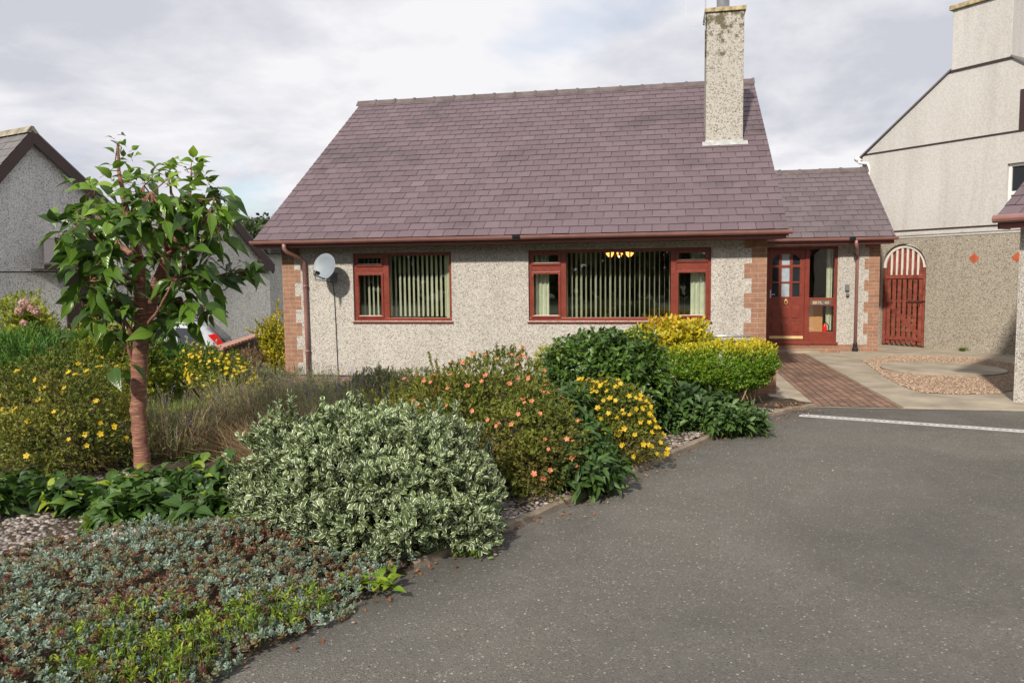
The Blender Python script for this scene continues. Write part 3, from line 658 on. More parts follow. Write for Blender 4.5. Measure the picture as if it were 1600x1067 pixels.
# ---------------------------------------------------------------- bungalow
XL, XR, WT = -7.9, 0.0, 2.16
HB = thing('bungalow', (-3.9, 0, 0), 'pebble-dashed bungalow with purple slate roof, brick quoins and mahogany windows', 'house')
WS = (-6.627, -4.924, .93, 2.055); WB = (-3.649, -.811, .93, 2.055)
b = MB(); b.wall((0, 0, 0), (1, 0, 0), (0, 0, 1), (0, -1, 0), XL, XR, 0.0, WT, .28, [WS, WB])
b.box(XL, XL + .28, .28, 9, 0, WT); b.box(XR - .28, XR, .28, 9, 0, WT); b.box(XL + .28, XR - .28, 8.72, 9, 0, WT)
for x0 in (XL, XR - .28):   # gable triangles
    b.prism([(x0, 0, WT), (x0, 9, WT), (x0, 4.5, 5.38)], (.28, 0, 0))
b.build('wall', 'pebbledash_wall', HB)
b = MB(); b.box(XL + .004, XR - .004, .004, .2, -.30, -.0); b.box(XL + .004, XL + .2, .2, 9, -.3, 0); b.build('brick_plinth', 'brick', HB)
b = MB(); b.box(XL - .002, XR + .002, -.006, .0, -.012, .012); b.build('bell_cast_drip', 'mahogany_dark', HB)
for side in (0, 1):
    b = MB(); z = -.30
    for k in range(-1, 11):
        z0 = k * .225 if k >= 0 else -.3; z1 = min(WT, (k + 1) * .225) if k >= 0 else 0
        if z0 >= WT: break
        long = (k % 2 == 1) or k == -1; wd = .325 if long else .217
        if side == 0: b.box(XL - .004, XL + wd, -.004, .20, z0, z1)
        else: b.box(XR - wd, XR + .004, -.004, .20 if k != 99 else .2, z0, z1)
    b.build('brick_quoin', 'brick', HB)
b = MB(); b.box(XL + .3, XR - .3, .28, 8.7, -.28, -.02); b.box(XL + .28, XR - .28, .28, 8.72, 2.14, 2.16); b.box(-4.3, -4.2, .3, 8.7, 0, 2.13); b.box(XL + .3, XR - .3, 4.5, 4.6, 0, 2.13)
b.build('interior', 'room_dark', HB)
# roof: deck, slates, ridge
EY, EZ, RY, RZ = -.40, 2.275, 4.5, 5.53
VX0, VX1 = -8.2, .25
sl_ = math.hypot(RY - EY, RZ - EZ); vu = np.array([0, (RY - EY) / sl_, (RZ - EZ) / sl_]); nu = np.array([0, -vu[2], vu[1]])
def slates(mb, o, vx, vup, nn_, width, length, gauge=.218, sw=.25, seed=1, clip=None):
    r = random.Random(seed); rows = int(math.ceil(length / gauge))
    for i in range(rows):
        v0 = i * gauge; v1 = min(v0 + gauge * 1.5, length); off = (i % 2) * sw / 2; u = -off
        while u < width - .01:
            a0, a1 = max(u, 0) + .003, min(u + sw, width) - .004
            if a1 - a0 > .03:
                lift = .014 + r.uniform(0, .004); jv = r.uniform(-.004, .004); tl = r.uniform(-.0025, .0025)
                o_ = np.array(o); P = lambda uu, v, h: tuple(o_ + np.array(vx) * uu + vup * v + nn_ * h)
                t = min(.97, max(.08, r.gauss(.5, .17)))
                mb.add([P(a0, v0 + jv, lift + tl), P(a1, v0 + jv, lift - tl), P(a1, v1, .003), P(a0, v1, .003)], [(0, 1, 2, 3)], t)
                mb.add([P(a0, v0 + jv, lift + tl), P(a1, v0 + jv, lift - tl), P(a1, v1, .003), P(a0, v1, .003), P(a0, v0 + jv, lift - .012), P(a1, v0 + jv, lift - .012)],
                       [(4, 5, 1, 0), (4, 0, 3), (1, 5, 2)], 0.)
            u += sw
RF = MB(); RF.prism([(VX0 + .01, EY + .02, EZ - .045), (VX0 + .01, RY, RZ - .045), (VX0 + .01, RY, RZ - .004), (VX0 + .01, EY + .02, EZ - .004)], (VX1 - VX0 - .02, 0, 0), .0)
RF.prism([(VX0 + .01, RY, RZ - .045), (VX0 + .01, 9.4, EZ - .045), (VX0 + .01, 9.4, EZ + .02), (VX0 + .01, RY, RZ + .02)], (VX1 - VX0 - .02, 0, 0), .0)
slates(RF, (VX0, EY, EZ), (1, 0, 0), vu, nu, VX1 - VX0, sl_, seed=3)
roof = RF.build('roof', 'slate_purple', HB)
def ridge(parent, x0, x1, y, z, mat, step=.45, s=.13, name='ridge_tiles', dr=.66):
    b = MB(); x = x0; r = random.Random(2)
    while x < x1 - .05:
        xe = min(x + step, x1); j = r.uniform(-.004, .004)
        for (a, c, th) in ((x, xe - .05, 0), (xe - .05, xe, .012)):
            pr = [(a, y - s, z - s * dr + .012 + j), (a, y - .03, z + .035 + th + j), (a, y + .03, z + .035 + th + j), (a, y + s, z - s * dr + .012 + j), (a, y + s, z - s * dr - .01), (a, y, z - .02), (a, y - s, z - s * dr - .01)]
            pr = [(p0, p1 + (-th if p1 < y else th) * (abs(p1 - y) > .01), p2) for p0, p1, p2 in pr]; b.prism(pr, (c - a, 0, 0))
        x = xe
    return b.build(name, mat, parent)
ridge(roof, VX0 - .06, VX1 + .01, RY, RZ + .02, 'ridge_tile_mat')
for x0, x1 in ((VX0 - .0, VX0 + .03), (VX1 - .03, VX1 + .0)):
    b = MB(); b.prism([(x0, EY + .01, EZ - .09), (x0, RY, RZ - .09), (x0, 9.39, EZ - .09), (x0, 9.39, EZ - .047), (x0, RY, RZ - .047), (x0, EY + .01, EZ - .047)], (x1 - x0, 0, 0)); b.build('barge_board', 'fascia_red', HB)
b = MB(); b.box(VX0 + .03, VX1 - .03, -.375, -.35, 2.15, 2.262); b.build('fascia_board', 'fascia_red', HB, bevel=.003)
b = MB(); b.box(VX0 + .03, VX1 - .03, -.35, -.002, 2.152, 2.160); b.build('soffit', 'mahogany_dark', HB)
def gutter(parent, x0, x1, y, z, r=.055, mat='gutter_pink', unions=()):
    b = MB(); n = 10
    for rr, flip in ((r, 0), (r - .006, 1)):
        o = len(b.v)
        for x in (x0, x1):
            for k in range(n + 1):
                a = PI + PI * k / n; b.v.append((x, y + rr * math.cos(a), z + rr * math.sin(a))); b.t.append(.5)
        for k in range(n): q = (o + k, o + k + 1, o + n + 2 + k, o + n + 1 + k); b.f.append(q if flip else q[::-1])
    b.box(x0, x1, y - r - .003, y - r + .005, z - .004, z + .006)
    def half(xa, xb, rr):
        b.prism([(xa, y + rr * math.cos(PI + PI * k / n), z + rr * math.sin(PI + PI * k / n)) for k in range(n + 1)], (xb - xa, 0, 0))
    half(x0 - .004, x0 + .001, r); half(x1 - .001, x1 + .004, r)
    x = x0 + 2.0
    while x < x1 - .5:
        half(x - .012, x + .012, r + .003); x += 2.0
    g_ = b.build('gutter', mat, parent, smooth=False)
    for x in unions:
        c = MB(); c.prism([(x - .06, y + (r + .01) * math.cos(PI + PI * k / n), z + .006 + (r + .01) * math.sin(PI + PI * k / n)) for k in range(n + 1)], (.12, 0, 0)); c.build('union_bracket', 'black_plastic', g_)
    return g_
gutter(HB, VX0 - .02, VX1 + .04, -.435, 2.262, unions=(-3.75,))
b = MB(); b.tube([(-7.63, -.435, 2.225), (-7.63, -.435, 2.14), (-7.60, -.40, 2.08), (-7.50, -.12, 1.98), (-7.47, -.06, 1.93), (-7.465, -.055, 1.0), (-7.46, -.055, -.12)], .034, 12)
b.box(-7.50, -7.43, -.03, .0, 1.50, 1.53); b.box(-7.50, -7.43, -.03, .0, .40, .43)
for z in (1.52, .42): b.lathe((-7.464, -.055, z), (0, 0, 1), [(.036, -.02), (.041, -.018), (.041, .018), (.036, .02)], 14)
b.build('downpipe', 'gutter_pink', HB, smooth=True)
# chimney
CX0, CX1, CY0, CY1 = -.805, -.170, 2.135, 2.80
ch = MB().box(CX0, CX1, CY0, CY1, 3.75, 6.20).build('chimney', 'chimney_render', roof, bevel=.008)
MB().box(CX0 - .035, CX1 + .03, CY0 - .035, CY1 + .035, 6.20, 6.272).build('chimney_cap', 'lichen_slab', ch, bevel=.008)
b = MB(); b.lathe((-.52, 2.30, 6.27), (0, 0, 1), [(.15, 0), (.135, .04), (.11, .05), (.11, .65), (.09, .65), (.09, .1)], 24); b.build('flue', 'flue_metal', ch, smooth=True)
b = MB(); cz_ = lambda y: EZ + (y - EY) * vu[2] / vu[1]
b.add([(CX0 - .06, CY0 - .13, cz_(CY0 - .13) + .02), (CX1 + .08, CY0 - .13, cz_(CY0 - .13) + .02), (CX1 + .08, CY0 - .006, cz_(CY0) + .02), (CX0 - .06, CY0 - .006, cz_(CY0) + .02)], [(0, 1, 2, 3)])
b.box(CX0 - .006, CX1 + .006, CY0 - .006, CY0, cz_(CY0) - .02, cz_(CY0) + .045); b.build('lead_flashing', 'lead', ch)
b = MB(); rm = random.Random(8)
for i in range(60):
    z = 6.2 - rm.random() ** 1.4 * .75; s_ = rm.uniform(.012, .035); b.lathe((CX0 - .004, CY0 + rm.uniform(0, .1), z), (-1, rm.uniform(-.3, .1), 0), [(s_, 0), (s_ * .8, s_ * .5), (.001, s_ * .7)], 6)
b.build('moss_clumps', 'moss', ch)
b = MB(); b.tube([(CX0 - .02, CY0 + .03, 5.9), (CX0 - .025, CY0 + .03, 6.9)], .012, 8); b.build('aerial_pole', 'galvanised', ch)
b = MB(); b.tube([(CX0 - .02, CY0, 5.96 + .04)] + [(CX0 - .02 - .16 - .18 * math.sin(t), CY0 - .0, 6.22 - .22 * math.cos(t) + (.4 * max(0, t - 1.6))) for t in np.linspace(-.6, 2.4, 14)], .004, 6); b.build('aerial_cable', 'cable_white', ch)

# windows
def casement(x0, x1, z0, z1, mulls, transoms, sill=True):
    """frame proud-set in the opening; mulls = list of (xa, xb); transoms = list of (bay, za, zb)"""
    y0, y1 = .045, .115; fw = .05; root = MB()
    root.box(x0, x1, y0, y1, z1 - fw, z1); root.box(x0, x1, y0, y1, z0, z0 + fw)
    root.box(x0, x0 + fw, y0, y1, z0 + fw, z1 - fw); root.box(x1 - fw, x1, y0, y1, z0 + fw, z1 - fw)
    for a, c in mulls: root.box(a, c, y0, y1, z0 + fw, z1 - fw)
    edges = [x0 + fw] + [e for ml in mulls for e in ml] + [x1 - fw]; bays = [(edges[2 * i], edges[2 * i + 1]) for i in range(len(edges) // 2)]
    for bi, za, zb in transoms: root.box(bays[bi][0], bays[bi][1], y0 + .002, y1, za, zb)
    w_ = root.build('window', 'mahogany', HB, bevel=.004)
    tb = {t[0]: t for t in transoms}
    for i, (a, c) in enumerate(bays):
        cells = [(z0 + fw, z1 - fw)] if i not in tb else [(z0 + fw, tb[i][1]), (tb[i][2], z1 - fw)]
        for (p, q) in cells:
            if i in tb:   # opening sash
                s_ = .032; s = MB(); ya, yb = y0 - .018, y0 + .03
                s.box(a - .006, c + .006, ya, yb, q - s_, q + .006); s.box(a - .006, c + .006, ya, yb, p - .006, p + s_)
                s.box(a - .006, a + s_, ya, yb, p + s_, q - s_); s.box(c - s_, c + .006, ya, yb, p + s_, q - s_); s.build('sash', 'mahogany', w_, bevel=.004)
                ww = MB(); ww.box(a + s_, c - s_, ya + .006, ya + .012, p + s_, p + s_ + .008); ww.build('sash_glint', 'arch_white', w_)  # white strip painted as the reflection glint along the sash edge
            MB().box(a, c, y0 + .036, y0 + .042, p, q).build('pane', 'window_glass', w_)
    if sill: MB().prism([(x0 - .02, .11, z0 + .005), (x0 - .02, -.035, z0 - .012), (x0 - .02, -.035, z0 - .032), (x0 - .02, .11, z0 - .032)], (x1 - x0 + .04, 0, 0)).build('sill', 'mahogany', w_, bevel=.003)
    return w_
w1 = casement(WS[0], WS[1], WS[2], WS[3], [(-6.115, -6.015)], [(0, 1.72, 1.84)])
w2 = casement(WB[0], WB[1], WB[2], WB[3], [(-3.14, -3.048), (-1.416, -1.329)], [(0, 1.705, 1.82), (2, 1.70, 1.835)])
def louvres(name, x0, x1, z0, z1, y, ang, parent, sp=.089, mat='frost_blind', seed=1, wd=.089, ang2=None):
    b = MB(); r = random.Random(seed); x = x0
    while x < x1:
        a = rad(ang + ((ang2 - ang) * (x - x0) / (x1 - x0) if ang2 is not None else 0) + r.uniform(-5, 5)); c, s = math.cos(a) * wd / 2, math.sin(a) * wd / 2; n = 4
        pr = [(x + c * (k / n * 2 - 1) + .004 * math.sin(PI * k / n), y + s * (k / n * 2 - 1) - .006 * math.sin(PI * k / n)) for k in range(n + 1)]
        b.add([(p, q, z0) for p, q in pr] + [(p, q, z1) for p, q in pr], [(k, k + 1, n + 2 + k, n + 1 + k) for k in range(n)])
        x += sp
    b.box(x0 - .03, x1 + .03, y - .02, y + .02, z1, z1 + .03)
    return b.build(name, mat, parent, smooth=True, label=None)
louvres('vertical_blind', WS[0] + .08, WS[1] - .04, .99, 2.06, .30, -38, w1, sp=.080, seed=2, wd=.060)
louvres('vertical_blind', WB[0] + .50, WB[1] - .36, .97, 2.06, .34, -56, w2, sp=.078, seed=3, wd=.080, ang2=-88)
def curtain(name, x0, x1, z0, z1, y, parent, mat='net_curtain', fold=.035, n=60, amp=.022):
    xs_ = np.linspace(x0, x1, n); r = random.Random(int(x0 * 100)); b = MB()
    ph = r.uniform(0, 6); yy = [y + amp * math.sin(2 * PI * x / fold / 2 + ph + .8 * math.sin(x * 17)) for x in xs_]
    b.add([(x, q, z0) for x, q in zip(xs_, yy)] + [(x, y + (q - y) * .5, z1) for x, q in zip(xs_, yy)], [(k, k + 1, n + k + 1, n + k) for k in range(n - 1)]); return b.build(name, mat, parent, smooth=True)
curtain('curtain', WB[0] + .08, WB[0] + .30, .96, 2.05, .24, w2); curtain('curtain', WB[1] - .30, WB[1] - .02, .96, 2.05, .24, w2); curtain('curtain', WS[1] - .16, WS[1] + .02, .96, 2.05, .24, w1, mat='frost_blind')
# pendant lamp inside the lounge
pl_ = thing('pendant_lamp', (-2.28, 1.25, 2.10), 'lit warm ceiling lamp with glass shades seen behind the lounge window blind', 'lamp')
MB().tube([(-2.28, 1.25, 2.14), (-2.28, 1.25, 1.99)], .01, 8).tube([(-2.42, 1.2, 1.985), (-2.28, 1.25, 1.99), (-2.11, 1.22, 1.985)], .006, 6).tube([(-2.28, 1.25, 1.99), (-2.25, 1.42, 1.985)], .006, 6).build('lamp_arm', 'brass', pl_)
for x, y_, s_ in ((-2.42, 1.2, 1.), (-2.11, 1.22, 1.), (-2.29, 1.46, .8)):
    q = MB().lathe((x, y_, 1.95), (.15 * (1 if x > -2.3 else -1), 0, 1), [(.012 * s_, 0), (.04 * s_, .02), (.065 * s_, .065), (.07 * s_, .085)], 16).build('lamp_shade', 'lamp_warm', pl_, smooth=True)
    MB().lathe((x, y_ - .02, 1.975), (0, 0, 1), [(.001, -.016), (.016, 0), (.001, .016)], 10).build('bulb', 'bulb_warm', q)

# porch (same house, set back on the right)
PY = 5.0; PX1 = 2.86; PT = 2.28
FR = (.62, 2.045, .16, 2.20)
b = MB(); b.wall((0, PY, 0), (1, 0, 0), (0, 0, 1), (0, -1, 0), 0.0, PX1, .14, PT, .28, [(FR[0], FR[1], .14, 2.20)])
b.box(PX1 - .28, PX1, PY + .28, 9, .14, PT); b.prism([(PX1 - .28, PY, PT), (PX1 - .28, 9, PT), (PX1 - .28, 7.05, 3.85)], (.28, 0, 0)); b.build('porch_wall', 'pebbledash_wall', HB)
b = MB(); b.box(.0, PX1 - .003, PY + .003, PY + .2, -.05, .14); b.build('porch_plinth', 'brick', HB)
b = MB()
for k in range(0, 11):
    z0 = k * .225 - .09; z1 = min(PT, z0 + .225); 
    if z0 > PT: break
    wd = .29 if k % 2 == 0 else .205; b.box(PX1 - wd, PX1 + .004, PY - .004, PY + .2, max(z0, -.05), z1)
b.build('brick_quoin', 'brick', HB)
b = MB(); b.box(.62, 2.05, PY - .36, PY + .0, -.02, .10); b.build('door_step', 'brick', HB, bevel=.005)
MB().box(.60, 1.62, PY - .62, PY - .36, -.02, .055).build('step_slab', 'concrete_slab', HB, bevel=.006)
# interior hall
b = MB(); b.add([(.3, 7.6, 0), (2.5, 7.6, 0), (2.5, 7.6, 2.3), (.3, 7.6, 2.3)], [(0, 1, 2, 3)]); b.add([(.3, 5.3, .15), (2.5, 5.3, .15), (2.5, 7.6, .15), (.3, 7.6, .15)], [(0, 1, 2, 3)])
b.add([(.3, 5.3, 2.28), (2.5, 5.3, 2.28), (2.5, 7.6, 2.28), (.3, 7.6, 2.28)], [(0, 1, 2, 3)]); b.build('hall_interior', 'room_dark', HB)
b = MB(); b.box(1.42, 1.83, 5.36, 5.39, .16, 1.02); b.build('hall_panel', 'hall_orange', HB)
ry = PY + .035
b = MB(); fr_ = .055
b.box(FR[0], FR[0] + fr_, ry, ry + .07, FR[2], FR[3]); b.box(FR[1] - fr_, FR[1], ry, ry + .07, FR[2], FR[3]); b.box(FR[0] + fr_, FR[1] - fr_, ry, ry + .07, FR[3] - fr_, FR[3])
b.box(1.404, 1.494, ry, ry + .07, FR[2], FR[3] - fr_); b.box(1.494, FR[1] - fr_, ry, ry + .07, .945, 1.125); b.box(1.494, FR[1] - fr_, ry, ry + .07, FR[2], .41); b.box(FR[0] + fr_, 1.404, ry, ry + .07, FR[2], .235)
b.box(FR[0] - .0, FR[1] + .03, ry - .06, ry - .001, FR[2] - .02, FR[2] + .035)
df = b.build('door_frame', 'mahogany', HB, bevel=.004)
MB().box(1.494, FR[1] - fr_, ry + .03, ry + .036, 1.125, FR[3] - fr_).build('side_pane', 'window_glass', df)
MB().box(1.494, FR[1] - fr_, ry + .03, ry + .036, .41, .945).build('side_pane', 'window_glass', df)
# door leaf with nine panes and six raised panels
D0, D1, DZ0, DZ1 = .677, 1.402, .24, 2.14; dy = ry + .015
cols = [(.745, .875), (.935, 1.096), (1.158, 1.300)]; rows = [(1.15, 1.437), (1.472, 1.768), (1.822, 2.05)]
b = MB(); xs_ = [D0] + [e for c in cols for e in c] + [D1]; zs_ = [DZ0] + [e for r in rows for e in r] + [DZ1]
b.box(D0, D1, dy, dy + .045, DZ0, 1.15); b.box(D0, D1, dy, dy + .045, 2.05, DZ1)
for i in range(0, len(xs_), 2): b.box(xs_[i], xs_[i + 1], dy, dy + .045, 1.15, 2.05)
for i in range(1, len(zs_) - 1, 1):
    pass
for (r0, r1), (s0, s1) in zip(rows[:-1], rows[1:]):
    for c in cols: b.box(c[0], c[1], dy + .002, dy + .043, r1, s0)
# arched heads to the outer top panes
for c, s in ((cols[0], 1), (cols[2], -1)):
    xa, xb = (c[0], c[1]) if s == 1 else (c[1], c[0]); b.prism([(xa, dy + .002, 2.05), (xa, dy + .002, 1.95), (xa + (xb - xa) * .5, dy + .002, 2.02), (xb, dy + .002, 2.05)], (0, .04, 0))
door = b.build('front_door', 'mahogany', HB, bevel=.003)
for ci, c in enumerate(cols):
    for r_ in rows: MB().box(c[0], c[1], dy + .02, dy + .026, r_[0], r_[1]).build('door_pane', 'frost_glass' if ci == 1 else 'dark_glass', door)
for c in ((.745, .885), (.945, 1.09), (1.145, 1.30)):
    for z0, z1 in ((.39, .60), (.70, .93), ):
        MB().box(c[0], c[1], dy - .012, dy - .0005, z0, z1).build('raised_panel', 'mahogany', door, bevel=.01)
MB().box(.70, 1.385, dy - .006, dy - .001, .258, .315).build('kick_plate', 'brass', door)
MB().lathe((1.025, dy - .012, 1.08), (0, -1, 0), [(.022, 0), (.022, .008), (.001, .012)], 12).tube([(1.0, dy - .02, 1.08), (.995, dy - .03, 1.02), (1.025, dy - .032, .985), (1.055, dy - .03, 1.02), (1.05, dy - .02, 1.08)], .006, 6).build('door_knocker', 'brass', door)
MB().box(.70, .725, dy - .008, dy, 1.13, 1.30).tube([(.712, dy - .03, 1.2), (.80, dy - .035, 1.2)], .009, 8).build('door_handle', 'galvanised', door)
pq = MB().box(1.525, 1.93, ry - .016, ry - .001, .968, 1.07).build('name_plaque', 'plaque_slate', df, bevel=.003)
def text(body, loc, size, mat, parent, name='lettering'):
    cu = bpy.data.curves.new(name, 'FONT'); cu.body = body; cu.size = size; cu.extrude = .001; cu.align_x = 'CENTER'; cu.align_y = 'CENTER'
    o = bpy.data.objects.new(name, cu); COL.objects.link(o); dg = bpy.context.evaluated_depsgraph_get(); me = bpy.data.meshes.new_from_object(o.evaluated_get(dg))
    bpy.data.objects.remove(o); o = bpy.data.objects.new(name, me); COL.objects.link(o); me.materials.clear(); me.materials.append(MAT[mat]); o.parent = parent
    o.location = tuple(np.array(loc) - wloc(parent)); o.rotation_euler = (rad(90), 0, 0); return o
text('BRYL', (1.66, ry - .018, 1.019), .085, 'gold_paint', pq); text('43', (1.845, ry - .018, 1.019), .085, 'gold_paint', pq)
curtain('hall_curtain', 1.88, 2.0, .42, 2.16, 5.3, df)
fe = thing('fire_extinguisher', (1.865, 5.42, .40), 'small red fire extinguisher behind the glass beside the front door', 'fire extinguisher')
MB().lathe((1.845, 5.25, .36), (0, 0, 1), [(.001, 0), (.045, 0), (.045, .20), (.03, .235), (.012, .25), (.012, .28)], 18).build('cylinder_body', 'red_gloss', fe, smooth=True)
MB().box(1.825, 1.875, 5.235, 5.265, .63, .655).tube([(1.865, 5.25, .64), (1.92, 5.25, .58), (1.92, 5.25, .44)], .010, 8).build('valve_hose', 'black_plastic', fe)
fe.location = (1.845, 5.25, .36)
for c in fe.children: c.location = (c.location.x, c.location.y, c.location.z)
# porch roof
pe, pez, pr_, prz = 4.62, 2.36, 7.08, 4.0; psl = math.hypot(pr_ - pe, prz - pez); pv = np.array([0, (pr_ - pe) / psl, (prz - pez) / psl]); pn = np.array([0, -pv[2], pv[1]])
PF = MB(); PF.prism([(.26, pe + .02, pez - .045), (.26, pr_, prz - .045), (.26, pr_, prz - .004), (.26, pe + .02, pez - .004)], (2.78, 0, 0), .0); PF.prism([(.26, pr_, prz - .045), (.26, 9.5, pez - .04), (.26, 9.5, pez), (.26, pr_, prz)], (2.78, 0, 0), .0)
slates(PF, (.255, pe, pez), (1, 0, 0), pv, pn, 2.80, psl, seed=9)
prf = PF.build('porch_roof', 'slate_porch', HB); ridge(prf, .26, 3.07, pr_, prz + .02, 'ridge_tile_mat')
b = MB(); b.box(.03, 3.03, pe + .03, pe + .055, 2.22, 2.345); b.build('porch_fascia', 'fascia_red', HB, bevel=.003)
MB().box(.03, 3.03, pe + .055, PY - .006, 2.222, 2.23).build('porch_soffit', 'mahogany_dark', HB)
gutter(HB, .28, 3.08, pe - .035, 2.345, unions=(2.22,))
b = MB(); b.tube([(2.30, pe - .035, 2.31), (2.30, pe - .035, 2.22), (2.33, pe + .02, 2.14), (2.40, PY - .08, 2.04), (2.41, PY - .055, 1.98), (2.41, PY - .055, .16)], .034, 12); b.build('downpipe', 'gutter_pink', HB, smooth=True)
MB().lathe((2.41, PY - .055, .16), (0, 0, 1), [(.04, .02), (.045, 0), (.045, -.07), (.06, -.09), (.06, -.15)], 12).build('pipe_shoe', 'black_plastic', HB)
MB().box(2.37, 2.45, PY - .09, PY, 2.0, 2.05).build('pipe_bracket', 'black_plastic', HB)
b = MB(); b.box(2.19, 2.275, PY - .05, PY - .004, 1.27, 1.40); ks = b.build('key_safe', 'grey_plastic', bevel=.008); tag(ks, 'small grey key box fixed to pebbledash between front door and downpipe', 'key box')
b = MB(); b.box(2.215, 2.265, PY - .04, PY - .004, 1.155, 1.235); b.lathe((2.24, PY - .04, 1.19), (0, -1, 0), [(.035, 0), (.035, .02), (.02, .03), (.001, .03)], 14); bb = b.build('outdoor_socket', 'grey_plastic', bevel=.004); tag(bb, 'rounded grey fitting on the wall just below the key box', 'wall fitting')
# satellite dish
dc = np.array([-6.97, -.36, 1.84]); sd = thing('satellite_dish', (-6.97, -.0, 1.66), 'grey oval satellite dish mounted on the wall left of the small window', 'satellite dish')
ax_ = np.array([-.16, -.93, .26]); ax_ /= np.linalg.norm(ax_); a_ = nrm(np.cross(ax_, (0, 0, 1))); c_ = np.cross(a_, ax_); b = MB(); n = 36
prof = [(0, -.035), (.08, -.030), (.15, -.015), (.205, .004), (.215, .004), (.21, -.004), (.15, -.024), (0, -.045)]
for r, h in prof:
    for k in range(n): t = 2 * PI * k / n; b.v.append(tuple(dc + ax_ * h + a_ * r * .98 * math.cos(t) + c_ * r * 1.04 * math.sin(t))); b.t.append(.5)
for i in range(len(prof) - 1):
    for k in range(n): k2 = (k + 1) % n; b.f.append((i * n + k, i * n + k2, (i + 1) * n + k2, (i + 1) * n + k))
b.build('reflector', 'dish_grey', sd, smooth=True)
lnb = dc + ax_ * .26 - c_ * .16 - a_ * .02
b = MB(); b.tube([dc - c_ * .20 - ax_ * .01, lnb - c_ * .05], .011, 8); b.tube([dc - ax_ * .04, (-6.97, -.12, 1.72), (-6.97, -.02, 1.66)], .02, 8); b.box(-7.03, -6.91, -.02, 0, 1.58, 1.74); b.build('dish_arm', 'grey_plastic', sd)
MB().tube([lnb - c_ * .05, lnb, lnb - ax_ * .10], [.022, .026, .032], 12).build('receiver_horn', 'black_plastic', sd)
MB().tube([lnb - c_ * .05, lnb - c_ * .12 - ax_ * .06, dc - c_ * .22 - ax_ * .1, (-6.975, -.03, 1.58), (-6.965, -.012, 1.4), (-6.95, -.012, .7), (-6.94, -.012, .0)], .0065, 6).build('dish_cable', 'cable_black', sd)
# handrail beside the front corner
hr = thing('handrail', (-.5, -.10, -.02), 'short galvanised handrail standing against the front wall beside the brick corner', 'handrail')
b = MB(); b.tube([(-1.0, -.14, .705), (-.21, -.14, .705)], .02, 10); b.build('rail', 'galvanised', hr, smooth=True)
for x in (-.9, -.3): MB().tube([(x, -.14, .70), (x, -.14, -.05)], .018, 8).build('post', 'galvanised', hr)
lw_ = MB().box(-.30, -.02, -1.35, -.55, -.05, .30).box(-.32, .0, -1.37, -.53, .30, .36).build('planter_wall', 'brick', bevel=.006); tag(lw_, 'low red brick planter wall half hidden under the rounded golden-topped hedge', 'low wall')

# ---------------------------------------------------------------- gate wall, gate, tall house
ga = rad(42); gn = np.array([math.cos(ga), math.sin(ga), 0.]); gt = np.array([math.sin(ga), -math.cos(ga), 0.])   # gn points away from camera, gt towards the right/near
G0 = np.array([3.955, 5.808, 0.]) ; gup = np.array([0, 0, 1.])
def gp_(s, z, d=0): return G0 + gt * s + gup * z + gn * d
gw = thing('garden_wall', gp_(1, 0), 'tall pebble-dashed garden wall with arched gateway and red diamond tiles', 'wall')
b = MB(); S0, S1, HT = -1.7, 3.6, 2.43; gl, gr = -1.00, .045; gc = (gl + gr) / 2; rr = (gr - gl) / 2; zs = 1.74
th_ = .30
def quadpts(pts): b.add(pts, [tuple(range(len(pts)))])
arc = [(gc - rr * math.cos(t), zs + rr * math.sin(t)) for t in np.linspace(0, PI, 25)]
for d, fl in ((0, 0), (th_, 1)):
    def Q(pl): pts = [gp_(s, z, d) for s, z in pl]; b.add(pts if not fl else pts[::-1], [tuple(range(len(pts)))])
    Q([(S0, -.1), (gl, -.1), (gl, zs), (gl, HT), (S0, HT)]); Q([(gr, -.1), (S1, -.1), (S1, HT), (gr, HT), (gr, zs)])
    for (s0, z0), (s1, z1) in zip(arc[:-1], arc[1:]): Q([(s0, z0), (s1, z1), (s1, HT), (s0, HT)])
edge = [(gl, -.1)] + arc + [(gr, -.1)]
for (s0, z0), (s1, z1) in zip(edge[:-1], edge[1:]): b.add([gp_(s0, z0, 0), gp_(s0, z0, th_), gp_(s1, z1, th_), gp_(s1, z1, 0)], [(0, 1, 2, 3)])
b.add([gp_(S0, HT, 0), gp_(S1, HT, 0), gp_(S1, HT, th_), gp_(S0, HT, th_)], [(0, 1, 2, 3)]); b.add([gp_(S1, -.1, 0), gp_(S1, -.1, th_), gp_(S1, HT, th_), gp_(S1, HT, 0)], [(0, 1, 2, 3)])
b.build('wall', 'pebbledash_aged', gw)
b = MB(); b.fbox(G0, gt, gn, gup, S0 - .02, S1 + .02, -.03, th_ + .03, HT, HT + .055); b.fbox(G0, gt, gn, gup, S0, S1, -.012, 0, HT - .05, HT); b.build('coping', 'render_smooth', gw, bevel=.01)
for s, in ((1.04,), (1.86,)):
    b = MB(); c0 = gp_(s, 1.905, -.006); b.prism([c0 + gt * .105, c0 + gup * .105, c0 - gt * .105, c0 - gup * .105], gn * .02); b.build('diamond_tile', 'tile_diamond', gw)
gtn = thing('garden_gate', gp_(gc, 0, .1), 'red slatted timber garden gate with white arched top', 'gate')
gd = .07
def gbox(s0, s1, z0, z1, d0, d1, name, mat, par, bevel=.004): b = MB(); b.fbox(G0, gt, gn, gup, s0, s1, d0, d1, z0, z1); return b.build(name, mat, par, bevel=bevel)
L0, L1 = gl + .02, gr - .045
gbox(L0, L0 + .06, .03, 1.75, gd, gd + .05, 'post', 'gate_red', gtn); gbox(L1 - .06, L1, .03, 1.75, gd, gd + .05, 'post', 'gate_red', gtn)
gcx = (L0 + L1) / 2; gR = (L1 - L0) / 2 - .005; ns = 7; pitch_ = (L1 - L0 - .12) / ns
